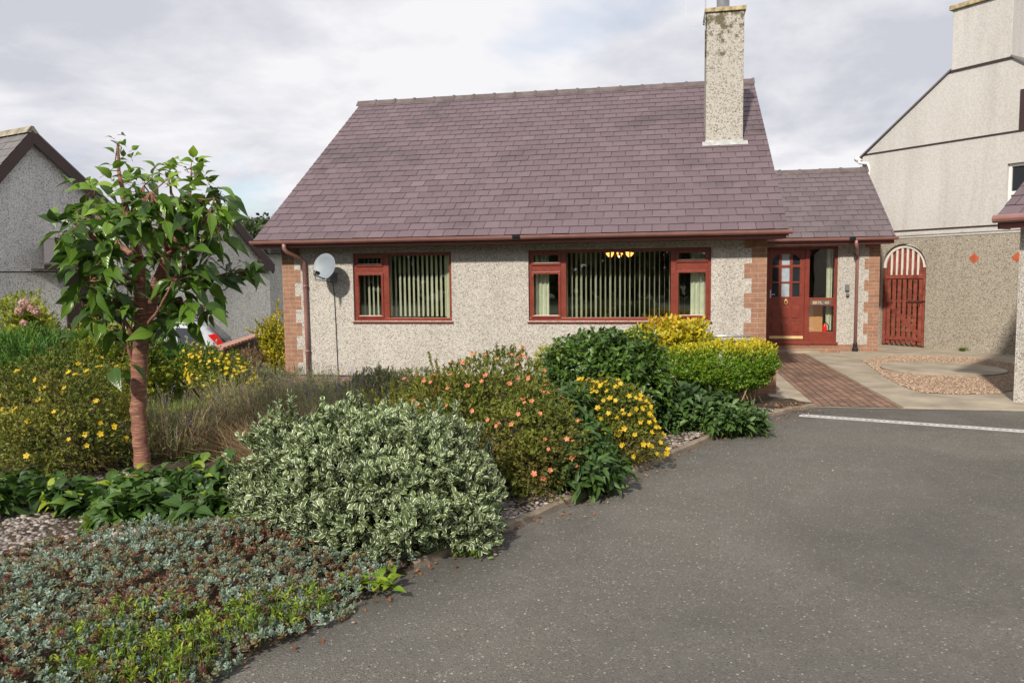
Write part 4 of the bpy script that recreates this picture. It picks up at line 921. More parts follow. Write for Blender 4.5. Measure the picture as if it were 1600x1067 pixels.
for k in range(ns):
    c = L0 + .06 + pitch_ * (k + .5); top = zs + math.sqrt(max(0, (gR - .03) ** 2 - (c - gcx) ** 2)) - .01
    gbox(c - .040, c + .040, .05, top, gd + .022, gd + .040, 'slat', 'gate_red', gtn)
for k in range(1, ns):
    c = L0 + .06 + pitch_ * k; top = zs + math.sqrt(max(0, (gR - .02) ** 2 - (c - gcx) ** 2))
    gbox(c - .019, c + .019, zs - .16, top, gd - .004, gd + .018, 'slat', 'arch_white', gtn)['label'] = 'white slat of the arched top'
gbox(L0 + .06, L1 - .06, 1.50, 1.58, gd + .0, gd + .021, 'rail', 'gate_red', gtn); gbox(L0 + .06, L1 - .06, .14, .22, gd + .0, gd + .021, 'rail', 'gate_red', gtn); gbox(L0 + .06, L1 - .06, .98, 1.02, gd + .041, gd + .055, 'rail', 'gate_red', gtn)
b = MB(); th = math.atan2(-1.2, L1 - L0 - .12); p0 = np.array([L0 + .1, .95]); p1 = np.array([L1 - .1, .24]); dd = (p1 - p0) / np.linalg.norm(p1 - p0); nn2 = np.array([-dd[1], dd[0]]) * .04
b.prism([gp_(*(p0 + nn2), gd + .042), gp_(*(p1 + nn2), gd + .042), gp_(*(p1 - nn2), gd + .042), gp_(*(p0 - nn2), gd + .042)], gn * .02); b.build('brace', 'gate_red', gtn)
b = MB(); na = 32; ro, ri = gR + .005, gR - .05
for i in range(na):
    t0, t1 = PI * i / na, PI * (i + 1) / na
    q = [(gcx - r * math.cos(t), zs + r * math.sin(t)) for r, t in ((ro, t0), (ro, t1), (ri, t1), (ri, t0))]; b.prism([gp_(s, z, gd - .015) for s, z in q], gn * .04)
b.build('arch', 'arch_white', gtn)
b = MB(); b.tube([gp_(L1 - .42, 1.0, gd - .01), gp_(L1 + .02, 1.01, gd - .01)], .009, 8); b.tube([gp_(L1 - .14, 1.0, gd - .02), gp_(L1 - .16, .94, gd - .03), gp_(L1 - .10, .93, gd - .03), gp_(L1 - .1, 1.0, gd - .02)], .008, 6); b.build('latch', 'black_plastic', gtn)
# stacked blocks behind the gate
bs = MB(); rr_ = random.Random(3)
for z in range(14):
    s = -1.75 + (z % 2) * .06
    while s < .9:
        wdt = rr_.uniform(.11, .19); bs.fbox(G0, gt, gn, gup, s, s + wdt - .02, 1.02 + rr_.uniform(-.02, .02), 1.14, z * .118 + .01, z * .118 + .10, rr_.random()); s += wdt
o = bs.build('block_stack', 'block_tan', bevel=.006); tag(o, 'pale tan blocks stacked in rows, glimpsed between the slats of the red gate', 'block stack')
# tall house behind the wall
td = 1.2; TH = thing('tall_house', gp_(1, 0, td), 'tall grey rendered gable-ended house with big chimney rising behind the garden wall', 'house')
def tp(s, z, d=0): return gp_(s, z, td + d)
def TS(px, py):   # pixel on the gable plane -> (s, z)
    v = _f + _r * (px - 800) / CF - _u * (py - 533.5) / CF; t = ((G0 + gn * td - CPOS) @ gn) / (v @ gn); h = CPOS + v * t; return float((h - G0) @ gt), float(h[2])
sL, zL = TS(1346, 247); sA, zA = TS(1487, 112); sC, zC = TS(1581, 90); sm = (sA + sC) / 2 + .02; zA = 6.05; slope = (zA - zL) / (sA - sL)
zpk = zA; sR = sC + (sA - sL); depth_ = 7.5
b = MB(); w0 = TS(1570, 345); hs0, hz0 = TS(1568, 350); hs1, hz1 = TS(1568, 257)
b.wall(G0 + gn * td, gt, gup, -gn, sL + .03, sR, -.1, zL, .3, [(hs0 + .03, hs0 + 1.1, hz0 + .02, hz1)])
uw0 = TS(1597, 205); uw1 = TS(1597, 140)
b.prism([tp(sL + .03, zL), tp(sA, zA), tp(sC, zA), tp(sR, zL)], gn * .3)
b.fbox(G0 + gn * td, gt, gn, gup, sL + .03, sL + .33, .3, depth_, -.1, zL); b.build('wall', 'render_smooth', TH)
b = MB(); b.fbox(G0 + gn * td, gt, gn, gup, sA, sC, -.02, .85, zA, zA + 1.28); chn = b.build('chimney', 'render_smooth', TH, bevel=.01)
b = MB(); b.fbox(G0 + gn * td, gt, gn, gup, sA - .06, sC + .06, -.08, .91, zA + 1.28, zA + 1.38); b.build('chimney_cap', 'lichen_slab', chn, bevel=.01)
for s in (.3, .75): MB().lathe(tp(sA + s, zA + 1.38, .4), (0, 0, 1), [(.15, 0), (.13, .1), (.12, .3), (.13, .55), (.10, .55)], 18).build('chimney_pot', 'pot_yellow', chn, smooth=True)
b = MB(); b.fbox(G0 + gn * td, gt, gn, gup, sA - .04, sC + .03, -.035, -.021, zA - .035, zA + .0); b.fbox(G0 + gn * td, gt, gn, gup, sL + .03, sR, -.02, -.001, 4.50, 4.53); b.fbox(G0 + gn * td, gt, gn, gup, sL + .03, sR, -.02, -.001, 2.60, 2.625); b.build('string_course', 'mahogany_dark', TH)
b = MB(); 
for a0, z0, a1, z1 in ((sL - .05, zL - .03, sA, zA), (sR + .05, zL - .03, sC, zA)):
    b.prism([tp(a0, z0, -.05), tp(a1, z1, -.05), tp(a1, z1 + .04, -.05), tp(a0, z0 + .04, -.05)], gn * depth_)
b.build('roof', 'slate_grey', TH)
b = MB(); b.tube([tp(sL - .07, zL - .03, -.1), tp(sL - .07, zL - .03, .6)], .06, 12); b.tube([tp(sL - .07, zL - .07, -.04), tp(sL + .0, zL - .13, -.05), tp(sL + .22, zL - .17, -.06), tp(sL + .25, zL - .25, -.06), tp(sL + .25, 1.5, -.06)], .035, 10); b.build('downpipe', 'white_plastic', TH, smooth=True)
def twin(s0, s1, z0, z1):
    b = MB(); fw = .06; g_ = G0 + gn * td
    for q in ((s0, s1, z0, z0 + fw), (s0, s1, z1 - fw, z1), (s0, s0 + fw, z0 + fw, z1 - fw), (s1 - fw, s1, z0 + fw, z1 - fw), (s0 + fw, s1 - fw, (z0 + z1) / 2 - .04, (z0 + z1) / 2 + .04)): b.fbox(g_, gt, gn, gup, q[0], q[1], .06, .12, q[2], q[3])
    w_ = b.build('window', 'white_plastic', TH, bevel=.006); b = MB(); b.fbox(g_, gt, gn, gup, s0, s1, .10, .106, z0, z1); b.build('pane', 'dark_glass', w_)
    b = MB(); b.fbox(g_, gt, gn, gup, s0 - .05, s1 + .05, -.06, .08, z0 - .06, z0); b.build('sill', 'concrete_slab', w_)
twin(hs0 + .03, hs0 + 1.1, hz0 + .02, hz1)
twin_s = TS(1595, 140)[0]
b = MB(); b.fbox(G0 + gn * td, gt, gn, gup, twin_s, twin_s + .8, -.015, -.002, uw0[1], uw1[1]); b.build('upper_window', 'mahogany_dark', TH)

# garage on the right edge
GC = np.array([2.79, -1.6, 0.]); ra = rad(43); ea = np.array([math.cos(ra), math.sin(ra), 0.]); eb = np.array([math.sin(ra), -math.cos(ra), 0.])   # ea: along the gable, eb: along the eaves towards us
GG = thing('garage', GC + ea * 1.4 + eb * 2.4, 'pebble-dashed outbuilding with slate roof, only its corner showing at the right', 'outbuilding')
up = np.array([0, 0, 1.])
GLEN, GSP = 4.0, 5.0
b = MB(); b.fbox(GC, ea, eb, up, 0, GSP, 0, GLEN, -.05, 2.18); b.prism([GC + up * 2.18, GC + ea * GSP + up * 2.18, GC + ea * GSP / 2 + up * 4.0], eb * GLEN); b.build('wall', 'pebbledash_wall', GG)
e0 = GC - ea * .33 - eb * .12 + up * 2.30; sp_ = math.hypot(GSP / 2 + .33, (GSP / 2 + .33) * .72); gv = np.array([*(ea[:2] * (GSP / 2 + .33)), (GSP / 2 + .33) * .72]) / sp_; gnn = np.cross(gv, eb); gnn = gnn if gnn[2] > 0 else -gnn
b = MB(); b.fbox(e0, eb, gv, gnn, .01, GLEN + .35, .02, sp_, -.05, -.004, .3); slates(b, e0, eb, gv, gnn, GLEN + .36, sp_, seed=5)
gv2 = gv * np.array([-1, -1, 1]); e1 = e0 + ea * (GSP + .66); gn2 = np.cross(eb, gv2); gn2 = gn2 if gn2[2] > 0 else -gn2; b.fbox(e1, eb, gv2, gn2, .01, GLEN + .35, .02, sp_, -.05, -.004, .3); b.build('roof', 'slate_purple', GG)
b = MB(); b.fbox(e0 - up * .0, ea, eb, up, .03, .055, .0, GLEN + .35, -.15, -.03); b.fbox(e0, ea, eb, up, .03, .3, -.0, .02, -.15, -.03); b.build('fascia_board', 'fascia_red', GG)
b = MB(); b.tube([e0 - ea * .03 - up * .03 - eb * .02, e0 - ea * .03 - up * .03 + eb * (GLEN + .35)], .05, 10); b.build('gutter', 'gutter_pink', GG)

# ---------------------------------------------------------------- neighbouring house, wall and car (left)
na_ = rad(-72); nt_ = np.array([math.cos(na_), -math.sin(na_), 0.]); nf = np.array([-math.sin(na_), -math.cos(na_), 0.])   # nt_ along the gable wall, nf faces us
NA = np.array(at(45, 205, 18)); NA[2] = 0
NH = thing('neighbour_house', NA + np.array([0, 0, -.65]), 'grey pebble-dashed house with brown-edged gables behind the cherry tree', 'house')
def npt(s, z, d=0): return NA + nt_ * s + up * z + nf * d
def NS(px, py):
    v = _f + _r * (px - 800) / CF - _u * (py - 533.5) / CF; t = ((NA - CPOS) @ nf) / (v @ nf); h = CPOS + v * t; return float((h - NA) @ nt_), float(h[2])
A1 = NS(45, 205); a1 = NS(120, 275); A2 = NS(352, 330); a2 = NS(422, 413)
k1 = (A1[1] - a1[1]) / (a1[0] - A1[0]); k1l = 1.2; k2 = (A2[1] - a2[1]) / (a2[0] - A2[0])
e1r = A1[0] + (A1[1] - 2.25) / k1; e1l = A1[0] - (A1[1] - 1.6) / k1l; e2l = A2[0] - (A2[1] - 2.0) / k2
b = MB(); wz = .14
b.prism([npt(e1l + .2, -.7), npt(e1l + .2, 1.75), npt(A1[0], A1[1] - wz), npt(e1r - .1, 2.2), npt(e2l + .1, 1.95), npt(*[A2[0], A2[1] - wz]), npt(a2[0] - .05, a2[1] - wz), npt(a2[0] - .05, -.7)], -nf * .3)
b.fbox(NA, nt_, -nf, up, a2[0] - .05, a2[0] + 5, 0.2, .5, -.7, 2.45); b.build('wall', 'pebbledash_grey', NH)
def verge(s0, z0, s1, z1, w_=.22, dpt=.16):
    mb = MB(); d = np.array([s1 - s0, z1 - z0]); d /= np.linalg.norm(d); h_ = w_ / abs(d[0])
    mb.prism([npt(s, z, dpt) for s, z in ((s0, z0), (s1, z1), (s1, z1 - h_), (s0, z0 - h_))], -nf * .05)
    mb.prism([npt(s, z, dpt - .051) for s, z in ((s0, z0 - .04), (s1, z1 - .04), (s1, z1 - .08), (s0, z0 - .08))], -nf * (dpt - .04)); mb.build('barge_board', 'mahogany_dark', NH)
verge(*A1, e1l, 1.6); verge(*A1, e1r, 2.25); verge(*A2, e2l, 2.0); verge(*A2, *a2)
MB().prism([npt(a2[0] - .5, a2[1] + .35, .17), npt(a2[0] + .03, a2[1], .17), npt(a2[0] + .03, a2[1] - .22, .17), npt(a2[0] - .5, a2[1] - .22, .17)], -nf * .3).build('box_end', 'mahogany_dark', NH)
b = MB()
for (a0, z0, b1, z1) in ((*A1, e1r + .02, 2.23), (*A2, e2l, 2.0), (*A2, *a2)): b.prism([npt(a0, z0 + .02, .15), npt(b1, z1 + .02, .15), npt(b1, z1 + .06, .15), npt(a0, z0 + .06, .15)], -nf * 8)
o_ = npt(e1l, 1.62, .15); vv_ = nt_ * (A1[0] - e1l) + up * (A1[1] - 1.6); lv = np.linalg.norm(vv_); vv_ = vv_ / lv; n3 = np.cross(-nf, vv_); n3 = n3 if n3[2] > 0 else -n3
b.fbox(o_, -nf, vv_, n3, 0, 8, 0, lv, -.04, -.002, 0.); slates(b, o_, -nf, vv_, n3, 8, lv, seed=12, sw=.3, gauge=.25)
b.fbox(NA, nt_, -nf, up, a2[0] - .1, a2[0] + 5, -.15, 3, 2.46, 2.62, 0.); nr = b.build('roof', 'slate_grey', NH)
b = MB(); s = 0.
while s < 7.5: p = [npt(A1[0] + x, A1[1] + z, .16 - s) for x, z in ((-.14, -.06), (-.03, .10), (.03, .10), (.14, -.06))]; b.prism(p, -nf * .43); s += .45
b.build('ridge_tiles', 'ridge_tile_old', nr)
st = NS(75, 425); b = MB(); b.fbox(NA, nt_, -nf, up, e1l + .2, st[0] + .9, -.012, -.001, st[1] - .012, st[1] + .012); b.build('string_course', 'mahogany_dark', NH)
def NF(px, py, d):
    v = _f + _r * (px - 800) / CF - _u * (py - 533.5) / CF; t = ((NA + nf * d - CPOS) @ nf) / (v @ nf); h = CPOS + v * t; return float((h - NA) @ nt_), float(h[2])
q0 = NF(70, 414, .6); q1 = NF(170, 414, .6)
MB().prism([npt(q0[0], q0[1] + .02, .6), npt(q1[0], q0[1] + .02, .6), npt(q1[0] - .2, q0[1] + .62, .0), npt(q0[0] + .35, q0[1] + .62, .0)], up * .03).build('porch_roof', 'slate_grey', NH)
b = MB(); b.fbox(NA, nt_, -nf, up, q0[0], q1[0], -.60, -.56, q0[1] - .12, q0[1] + .01); b.fbox(NA, nt_, -nf, up, q0[0] + .02, q1[0], -.56, -.0, q0[1] - .10, q0[1] - .08); b.build('porch_fascia', 'mahogany_dark', NH)
d0 = NS(102, 470)[0]; b = MB(); b.fbox(NA, nt_, -nf, up, d0, d0 + 1.1, -.05, -.002, -.65, q0[1] - .15); b.build('door', 'mahogany_dark', NH, bevel=.01)

# low boundary wall
bw = thing('boundary_wall', (-9.5, 1.5, gz(-9.5, 1.5)), 'low dark brick garden wall with pink coping between the flower bed and the neighbour', 'wall')
W0 = np.array([-8.98, -.35, 0.]); W1 = np.array([-10.2, 3.6, 0.]); wd_ = (W1 - W0) / np.linalg.norm(W1 - W0); wn = np.array([wd_[1], -wd_[0], 0.]); wl = np.linalg.norm(W1 - W0)
b = MB(); b.fbox(W0, wd_, wn, up, 0, wl, -.1, .1, -.7, .45); simple('brick_dark', (.10, .062, .048), .9, vs=8, var=.3, bump=(20, .6, .01)); b.build('wall', 'brick_dark', bw)
b = MB(); s = 0
while s < wl: b.fbox(W0, wd_, wn, up, s, s + .22, -.11, .11, .45, .50); s += .255
simple('terracotta', (.40, .22, .16), .85, vs=7, var=.2); b.build('coping', 'terracotta', bw, bevel=.006)
# side path by the house
struct(MB().prism([(-8.35, -1.3, -.165), (-7.92, -1.3, -.165), (-7.92, 9, -.165), (-8.35, 9, -.165)], (0, 0, .02)).build('side_path', 'concrete_slab'))
b = MB(); y = -1.3
while y < 6: b.box(-8.42, -8.36, y, y + .56, -.2, -.09); y += .6
struct(b.build('path_edging', 'concrete_kerb'))
# car
cr = at(357, 520, 16.2); cz0 = gz(-12, 3) - .04
_d = nrm(np.array([cr[0] - CPOS[0], cr[1] - CPOS[1], 0])); hd = nrm(np.array([-_d[1], _d[0], 0]) + .10 * _d); sdv = np.cross(up, hd)   # hd: heading (front), sdv: towards us
if sdv @ (CPOS - cr) < 0: sdv = -sdv
CO = np.array([cr[0], cr[1], cz0]); car = thing('parked_car', CO + hd * 2 - sdv * .85, 'silver hatchback parked beyond the low wall, its red tail lamp showing', 'car')
def cp(x, y, z): return CO + hd * x - sdv * (.85 - y) + up * z     # x from tail, y lateral (+ near side), z up
secs = [(.0, .45, .74, .5, .72), (.05, .30, .95, .62, .78), (.30, .25, 1.22, .66, .82), (.62, .22, 1.43, .64, .84), (1.3, .20, 1.47, .64, .85), (2.1, .20, 1.42, .62, .85), (2.75, .20, 1.12, .66, .85), (3.0, .22, .98, .70, .84), (3.7, .25, .82, .66, .80), (3.95, .35, .62, .5, .70)]
b = MB(); K = 12
for x, zb, zt, hw, bwid in secs:
    belt = min(.92, zt - .05) if zt > .92 else zt * .85
    ring_ = [(0, zb), (bwid * .9, zb), (bwid, zb + .12), (bwid, belt * .75), (bwid * .97, belt), (hw + .02, zt - .10 if zt > 1.0 else zt - .04), (hw * .85, zt - .02), (0, zt)]
    full = ring_ + [(-a, c) for a, c in ring_[-2:0:-1]]; K = len(full)
    for a, c in full: b.v.append(tuple(cp(x, a, c))); b.t.append(.5)
for i in range(len(secs) - 1):
    for k in range(K): k2 = (k + 1) % K; b.f.append((i * K + k, (i + 1) * K + k, (i + 1) * K + k2, i * K + k2))
b.f.append(tuple(range(K))); b.f.append(tuple(range((len(secs) - 1) * K, len(secs) * K))[::-1])
o = b.build('body', 'car_silver', car, smooth=True); sb = o.modifiers.new('s', 'SUBSURF'); sb.levels = 1; sb.render_levels = 1
for sgn in (1, -1):
    y_ = lambda v: sgn * v
    for pts in ([(.52, .80, .96), (.98, .82, .96), (1.05, .70, 1.33), (.72, .70, 1.30)], [(1.03, .83, .96), (1.75, .83, .96), (1.72, .69, 1.35), (1.12, .70, 1.34)], [(1.82, .83, .96), (2.62, .83, .95), (2.10, .69, 1.33), (1.78, .69, 1.35)]):
        b = MB(); b.prism([cp(x, y_(v + .02), z) for x, v, z in pts], sdv * .012 * sgn); b.build('side_window', 'dark_glass', car)
    b = MB(); b.prism([cp(x, y_(v), z) for x, v, z in ((.02, .72, .84), (.16, .80, .86), (.42, .74, 1.16), (.27, .66, 1.18))], sdv * .03 * sgn); b.build('tail_lamp', 'red_gloss', car)
    for x in (.75, 3.25):
        w_ = MB().lathe(cp(x, y_(.84), .30), tuple(sdv * sgn), [(.14, -.18), (.31, -.18), (.31, .0), (.20, .015)], 24).build('wheel', 'rubber', car, smooth=True)
        MB().lathe(cp(x, y_(.84), .30), tuple(sdv * sgn), [(.20, .0), (.19, .012), (.05, .0), (.001, .01)], 20).build('rim', 'galvanised', w_)
    b = MB(); b.prism([cp(x, y_(v), z) for x, v, z in ((3.72, .74, .62), (3.88, .62, .60), (3.85, .60, .72), (3.70, .72, .76))], sdv * .02 * sgn); b.build('headlamp', 'white_plastic', car)
b = MB(); b.prism([cp(.10, .58, 1.0), cp(.10, -.58, 1.0), cp(.45, -.52, 1.36), cp(.45, .52, 1.36)], -hd * .02); b.build('rear_window', 'dark_glass', car)

# ---------------------------------------------------------------- distant wooded hill and trees
rng = np.random.default_rng(77)
hc = at(398, 400, 95); hb = MB()
def hillz(x, y): return 8.0 * math.exp(-(((x - hc[0]) / 26) ** 2 + ((y - hc[1] - 12) / 20) ** 2)) - .8
sheet('hill', hc[0] - 60, hc[0] + 60, hc[1] - 40, hc[1] + 60, 40, 40, hillz, 'field')
for i, (px, py, dd_, r_, tone) in enumerate(((384, 352, 84, 2.6, 0), (402, 348, 92, 3.4, 1), (422, 350, 88, 3.0, 0), (440, 352, 95, 3.2, 1))):
    c = at(px, py, dd_); bz = max(-.5, hillz(c[0], c[1])); bz = min(bz, c[2] - 2.6); base = (c[0], c[1], bz); top = c[2] + .4
    root = thing('hill_tree', base, ['leftmost dark round tree on the hill, above the brown gable end', 'broad pale green tree on the hill in the gap between the two houses', 'dark tree on the hill against the slate roof edge', 'pale tree on the hill largely hidden by the slate roof'][i], 'tree', 'trees on the distant hill')
    hh = top - bz; P, O, q = lobes_points([((c[0], c[1], bz + hh * .62), (r_, r_, hh * .4)), ((c[0] + r_ * .6, c[1], bz + hh * .5), (r_ * .7, r_ * .7, hh * .3)), ((c[0] - r_ * .5, c[1] - .5, bz + hh * .55), (r_ * .7, r_ * .7, hh * .3))], 1500, rng, .4)
    n = len(P); leaves('crown', 'leaf', P, nrm(O + rdir(n, rng) * .7), nrm(O + rdir(n, rng)), .5 * rng.uniform(.6, 1.3, n), .38, rng.uniform(0, 1, n) * .6 + .4 * (tone), 'leaf_wood', root)
    MB().tube([(c[0], c[1], bz - .3), (c[0] + .2, c[1], bz + hh * .4), (c[0] + .1, c[1], bz + hh * .7)], [.3, .22, .1], 8).build('trunk', 'bark_brown', root)

rng = np.random.default_rng(78); n = 14000; xw = rng.uniform(-60, 50, n); top_ = 9 + 2.5 * np.sin(xw * .35) + 1.5 * np.sin(xw * .9 + 2)
Pw = np.column_stack([xw, -46 + rng.normal(0, 1.6, n), top_ * rng.uniform(.0, 1, n) ** .8]); 
struct(leaves('unseen_woodland', 'leaf', Pw, rdir(n, rng), rdir(n, rng), 1.3 * rng.uniform(.6, 1.2, n), .9, rng.uniform(0, 1, n), 'leaf_wood'), 'stuff')  # unseen tree row behind the camera, added to darken the window reflections
# ---------------------------------------------------------------- planting
def B(x, y): return (x, y, bedz(x, y) - .01)
# variegated euonymus
bx = B(-3.36, -7.60)
shrub('variegated_shrub', 'large euonymus shrub with cream-edged green leaves beside the driveway kerb', 'shrub', bx,
      [((0, 0, .34), (.60, .55, .36)), ((-.45, .05, .36), (.36, .42, .34)), ((.46, -.05, .26), (.38, .42, .32)), ((.1, -.42, .18), (.5, .30, .24)), ((-.22, .12, .56), (.26, .3, .22)), ((-.68, -.05, .20), (.26, .33, .24)), ((.30, .1, .50), (.34, .32, .20)), ((.04, .2, .55), (.2, .3, .2)), ((.62, -.2, .14), (.24, .25, .2)), ((-.35, -.35, .2), (.3, .25, .26))],
      8200, 6, .046, .029, 'leaf_euonymus', 21, depth=.55, up=.6, spread=1.0, nstem=90, sprigs=150, sprigL=.17)
# peach potentilla
bx = B(-2.95, -6.35)
shrub('potentilla_shrub', 'rounded potentilla bush dotted with peach-orange flowers behind the variegated shrub', 'shrub', bx,
      [((0, 0, .48), (.60, .55, .50)), ((.42, -.15, .36), (.42, .42, .40)), ((-.32, .15, .48), (.40, .40, .36)), ((.2, .3, .50), (.42, .4, .42)), ((.48, -.42, .26), (.30, .28, .28))],
      7500, 6, .026, .015, 'leaf_potentilla', 22, depth=.5, nstem=70, sprigs=60, sprigL=.10, flowers=('peach', 130, -.3, .012))
bx = B(-3.55, -5.3)
shrub('potentilla_shrub', 'low brownish potentilla spray in front of the wall between the two windows', 'shrub', bx,
      [((0, 0, .34), (.36, .4, .34)), ((-.40, .0, .28), (.36, .35, .24)), ((.3, .2, .32), (.3, .3, .28))], 2600, 6, .026, .014, 'leaf_potentilla', 23, nstem=50, sprigs=90, sprigL=.26, flowers=('peach', 14, 0, .02),
      tintfn=lambda P, O, T, r: T + .3)
# dark glossy shrub
bx = B(-2.12, -4.30)
shrub('laurel_shrub', 'dome of glossy dark green leaves in the middle of the front border', 'shrub', bx,
      [((0, 0, .52), (.62, .58, .52)), ((.2, -.05, .44), (.44, .45, .42)), ((-.2, -.05, .44), (.44, .42, .42)), ((.02, -.12, .34), (.56, .45, .36)), ((.03, 0, .74), (.45, .45, .34))],
      3000, 7, .068, .036, 'leaf_laurel', 24, depth=.3, spread=1.2, up=.4, nstem=30, droop=.12, stem_r=.012)
# golden hedge left piece (column)
bx = B(-2.78, -2.75)
shrub('golden_hedge', 'narrow clipped yellow-green hedge end peeping out left of the dark glossy shrub', 'hedge', bx,
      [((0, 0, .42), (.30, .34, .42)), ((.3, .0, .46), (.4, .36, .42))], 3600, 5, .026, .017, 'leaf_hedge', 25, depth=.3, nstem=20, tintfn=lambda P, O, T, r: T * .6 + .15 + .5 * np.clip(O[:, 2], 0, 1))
# yellow leaved shrub by the big window
bx = B(-1.47, -1.15)
shrub('golden_shrub', 'rounded shrub with large golden-yellow leaves below the big window', 'shrub', bx,
      [((0, 0, .55), (.60, .48, .46)), ((.30, .0, .58), (.34, .4, .38)), ((-.32, 0, .58), (.34, .4, .36))], 1900, 6, .075, .038, 'leaf_gold', 26, depth=.45, spread=1., nstem=25, stem_r=.01,
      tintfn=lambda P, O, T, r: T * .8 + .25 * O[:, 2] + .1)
# clipped golden-topped hedge
bx = B(-.74, -2.30)
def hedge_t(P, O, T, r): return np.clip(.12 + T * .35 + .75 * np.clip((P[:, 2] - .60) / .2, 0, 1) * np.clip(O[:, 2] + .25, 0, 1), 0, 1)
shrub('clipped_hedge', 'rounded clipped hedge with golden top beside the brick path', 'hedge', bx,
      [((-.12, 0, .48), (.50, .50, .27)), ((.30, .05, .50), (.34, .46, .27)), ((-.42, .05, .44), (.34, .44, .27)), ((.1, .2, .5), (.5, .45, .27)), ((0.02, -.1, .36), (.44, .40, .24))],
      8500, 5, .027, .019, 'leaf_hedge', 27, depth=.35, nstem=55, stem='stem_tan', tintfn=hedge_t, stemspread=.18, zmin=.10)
# dark low plant right
bx = B(-1.18, -4.15)
DL = [((0, 0, .14), (.46, .40, .22)), ((.36, .02, .10), (.32, .30, .18)), ((-.28, -.05, .18), (.34, .32, .24)), ((-.05, .2, .18), (.36, .28, .22))]
shrub('leafy_perennial', 'low clump of drooping dark green leaves at the kerb under the golden-topped hedge', 'plant', bx, DL, 1000, 6, .100, .040, 'leaf_dark', 28, depth=.5, spread=1.3, up=.6, nstem=20, droop=.25)
bx = B(-2.13, -6.22)
shrub('leafy_perennial', 'tall clump of dark drooping leaves between the peach and yellow flowering bushes', 'plant', bx,
      [((-.06, 0, .26), (.26, .32, .28)), ((.02, -.30, .18), (.27, .30, .20)), ((-.22, .35, .42), (.24, .3, .30))], 800, 6, .105, .040, 'leaf_dark', 29, depth=.5, spread=1.3, up=.5, nstem=20, droop=.28)
# yellow potentilla
bx = B(-1.93, -5.58)
shrub('potentilla_shrub', 'upright potentilla bush covered in yellow flowers beside the kerb', 'shrub', bx,
      [((0, 0, .42), (.29, .34, .32)), ((.12, -.12, .24), (.28, .30, .26)), ((-.1, .1, .46), (.26, .3, .26))], 3300, 6, .024, .013, 'leaf_potentilla', 30, depth=.5, nstem=45, sprigs=40, sprigL=.08, flowers=('yellow_big', 190, -.6, .012))
# left side
bx = B(-6.15, -6.55)
shrub('potentilla_shrub', 'spreading potentilla with scattered yellow flowers at the left of the bed', 'shrub', bx,
      [((-.12, 0, .45), (.45, .5, .44)), ((-.6, .1, .48), (.5, .5, .46)), ((-.3, -.3, .3), (.5, .4, .34)), ((-1.0, .1, .42), (.45, .45, .42))], 6500, 6, .026, .015, 'leaf_potentilla', 31, depth=.55, nstem=70, sprigs=70, sprigL=.12, flowers=('yellow_big', 80, -.3, .015))
bx = B(-9.9, -3.3)
shrub('juniper_shrub', 'dense bright green feathery conifer at the left edge of the garden', 'shrub', bx,
      [((0, 0, .55), (.9, .7, .45)), ((-.7, .1, .5), (.7, .6, .45)), ((.5, -.1, .5), (.6, .5, .36))], 5200, 6, .075, .012, 'leaf_juniper', 32, kind='blade', depth=.4, nstem=20, spread=.7)
bx = B(-8.55, -3.35)
shrub('golden_privet', 'yellow-green privet bush behind the cherry trunk, right of the conifer', 'shrub', bx,
      [((0, 0, .55), (.55, .45, .42)), ((.35, 0, .45), (.4, .4, .36)), ((-.4, 0, .5), (.35, .4, .36))], 3400, 6, .042, .022, 'leaf_yellowgreen', 33, depth=.5, nstem=30, sprigs=40)
for i, (x, y, w_, h_, lab) in enumerate(((-12.7, -.9, 1.0, 1.95, 'tall pale yellow-green bush at the far left below the neighbour wall'), (-11.2, -.5, .85, 1.5, 'yellow-green bush under the small porch roof of the neighbour'))):
    shrub('garden_bush', lab, 'shrub', (x, y, gz(x, y)), [((0, 0, h_ * .60), (w_, .6, h_ * .40)), ((w_ * .6, 0, h_ * .45), (w_ * .6, .5, h_ * .42)), ((-w_ * .6, 0, h_ * .5), (w_ * .6, .5, h_ * .4))], 3600, 5, .06, .028, 'leaf_yellowgreen', 34 + i, depth=.5, nstem=25, sprigs=50, tintfn=lambda P, O, T, r: T + .15)
# hydrangea
hb_ = at(44, 500, 11.7); hb_ = (hb_[0], hb_[1], gz(hb_[0], hb_[1]))
rt = shrub('hydrangea', 'hydrangea with faded pink flower heads against the neighbour wall', 'shrub', hb_, [((0, 0, 1.05), (.30, .25, .42)), ((.1, 0, .6), (.4, .35, .5))], 1300, 5, .08, .045, 'leaf_yellowgreen', 36, nstem=20)
rg = np.random.default_rng(2)
for u, v_, r_ in ((38, 474, .075), (50, 482, .06), (30, 486, .06), (57, 488, .05), (37, 506, .05)):
    c = at(u, v_, 11.3); n = 90; d = rdir(n, rg); leaves('flower_head', 'spoon', c + d * r_ * .9, nrm(np.cross(d, rdir(n, rg))), d, .035, .03, rg.uniform(0, 1, n), 'petal_pink', rt)
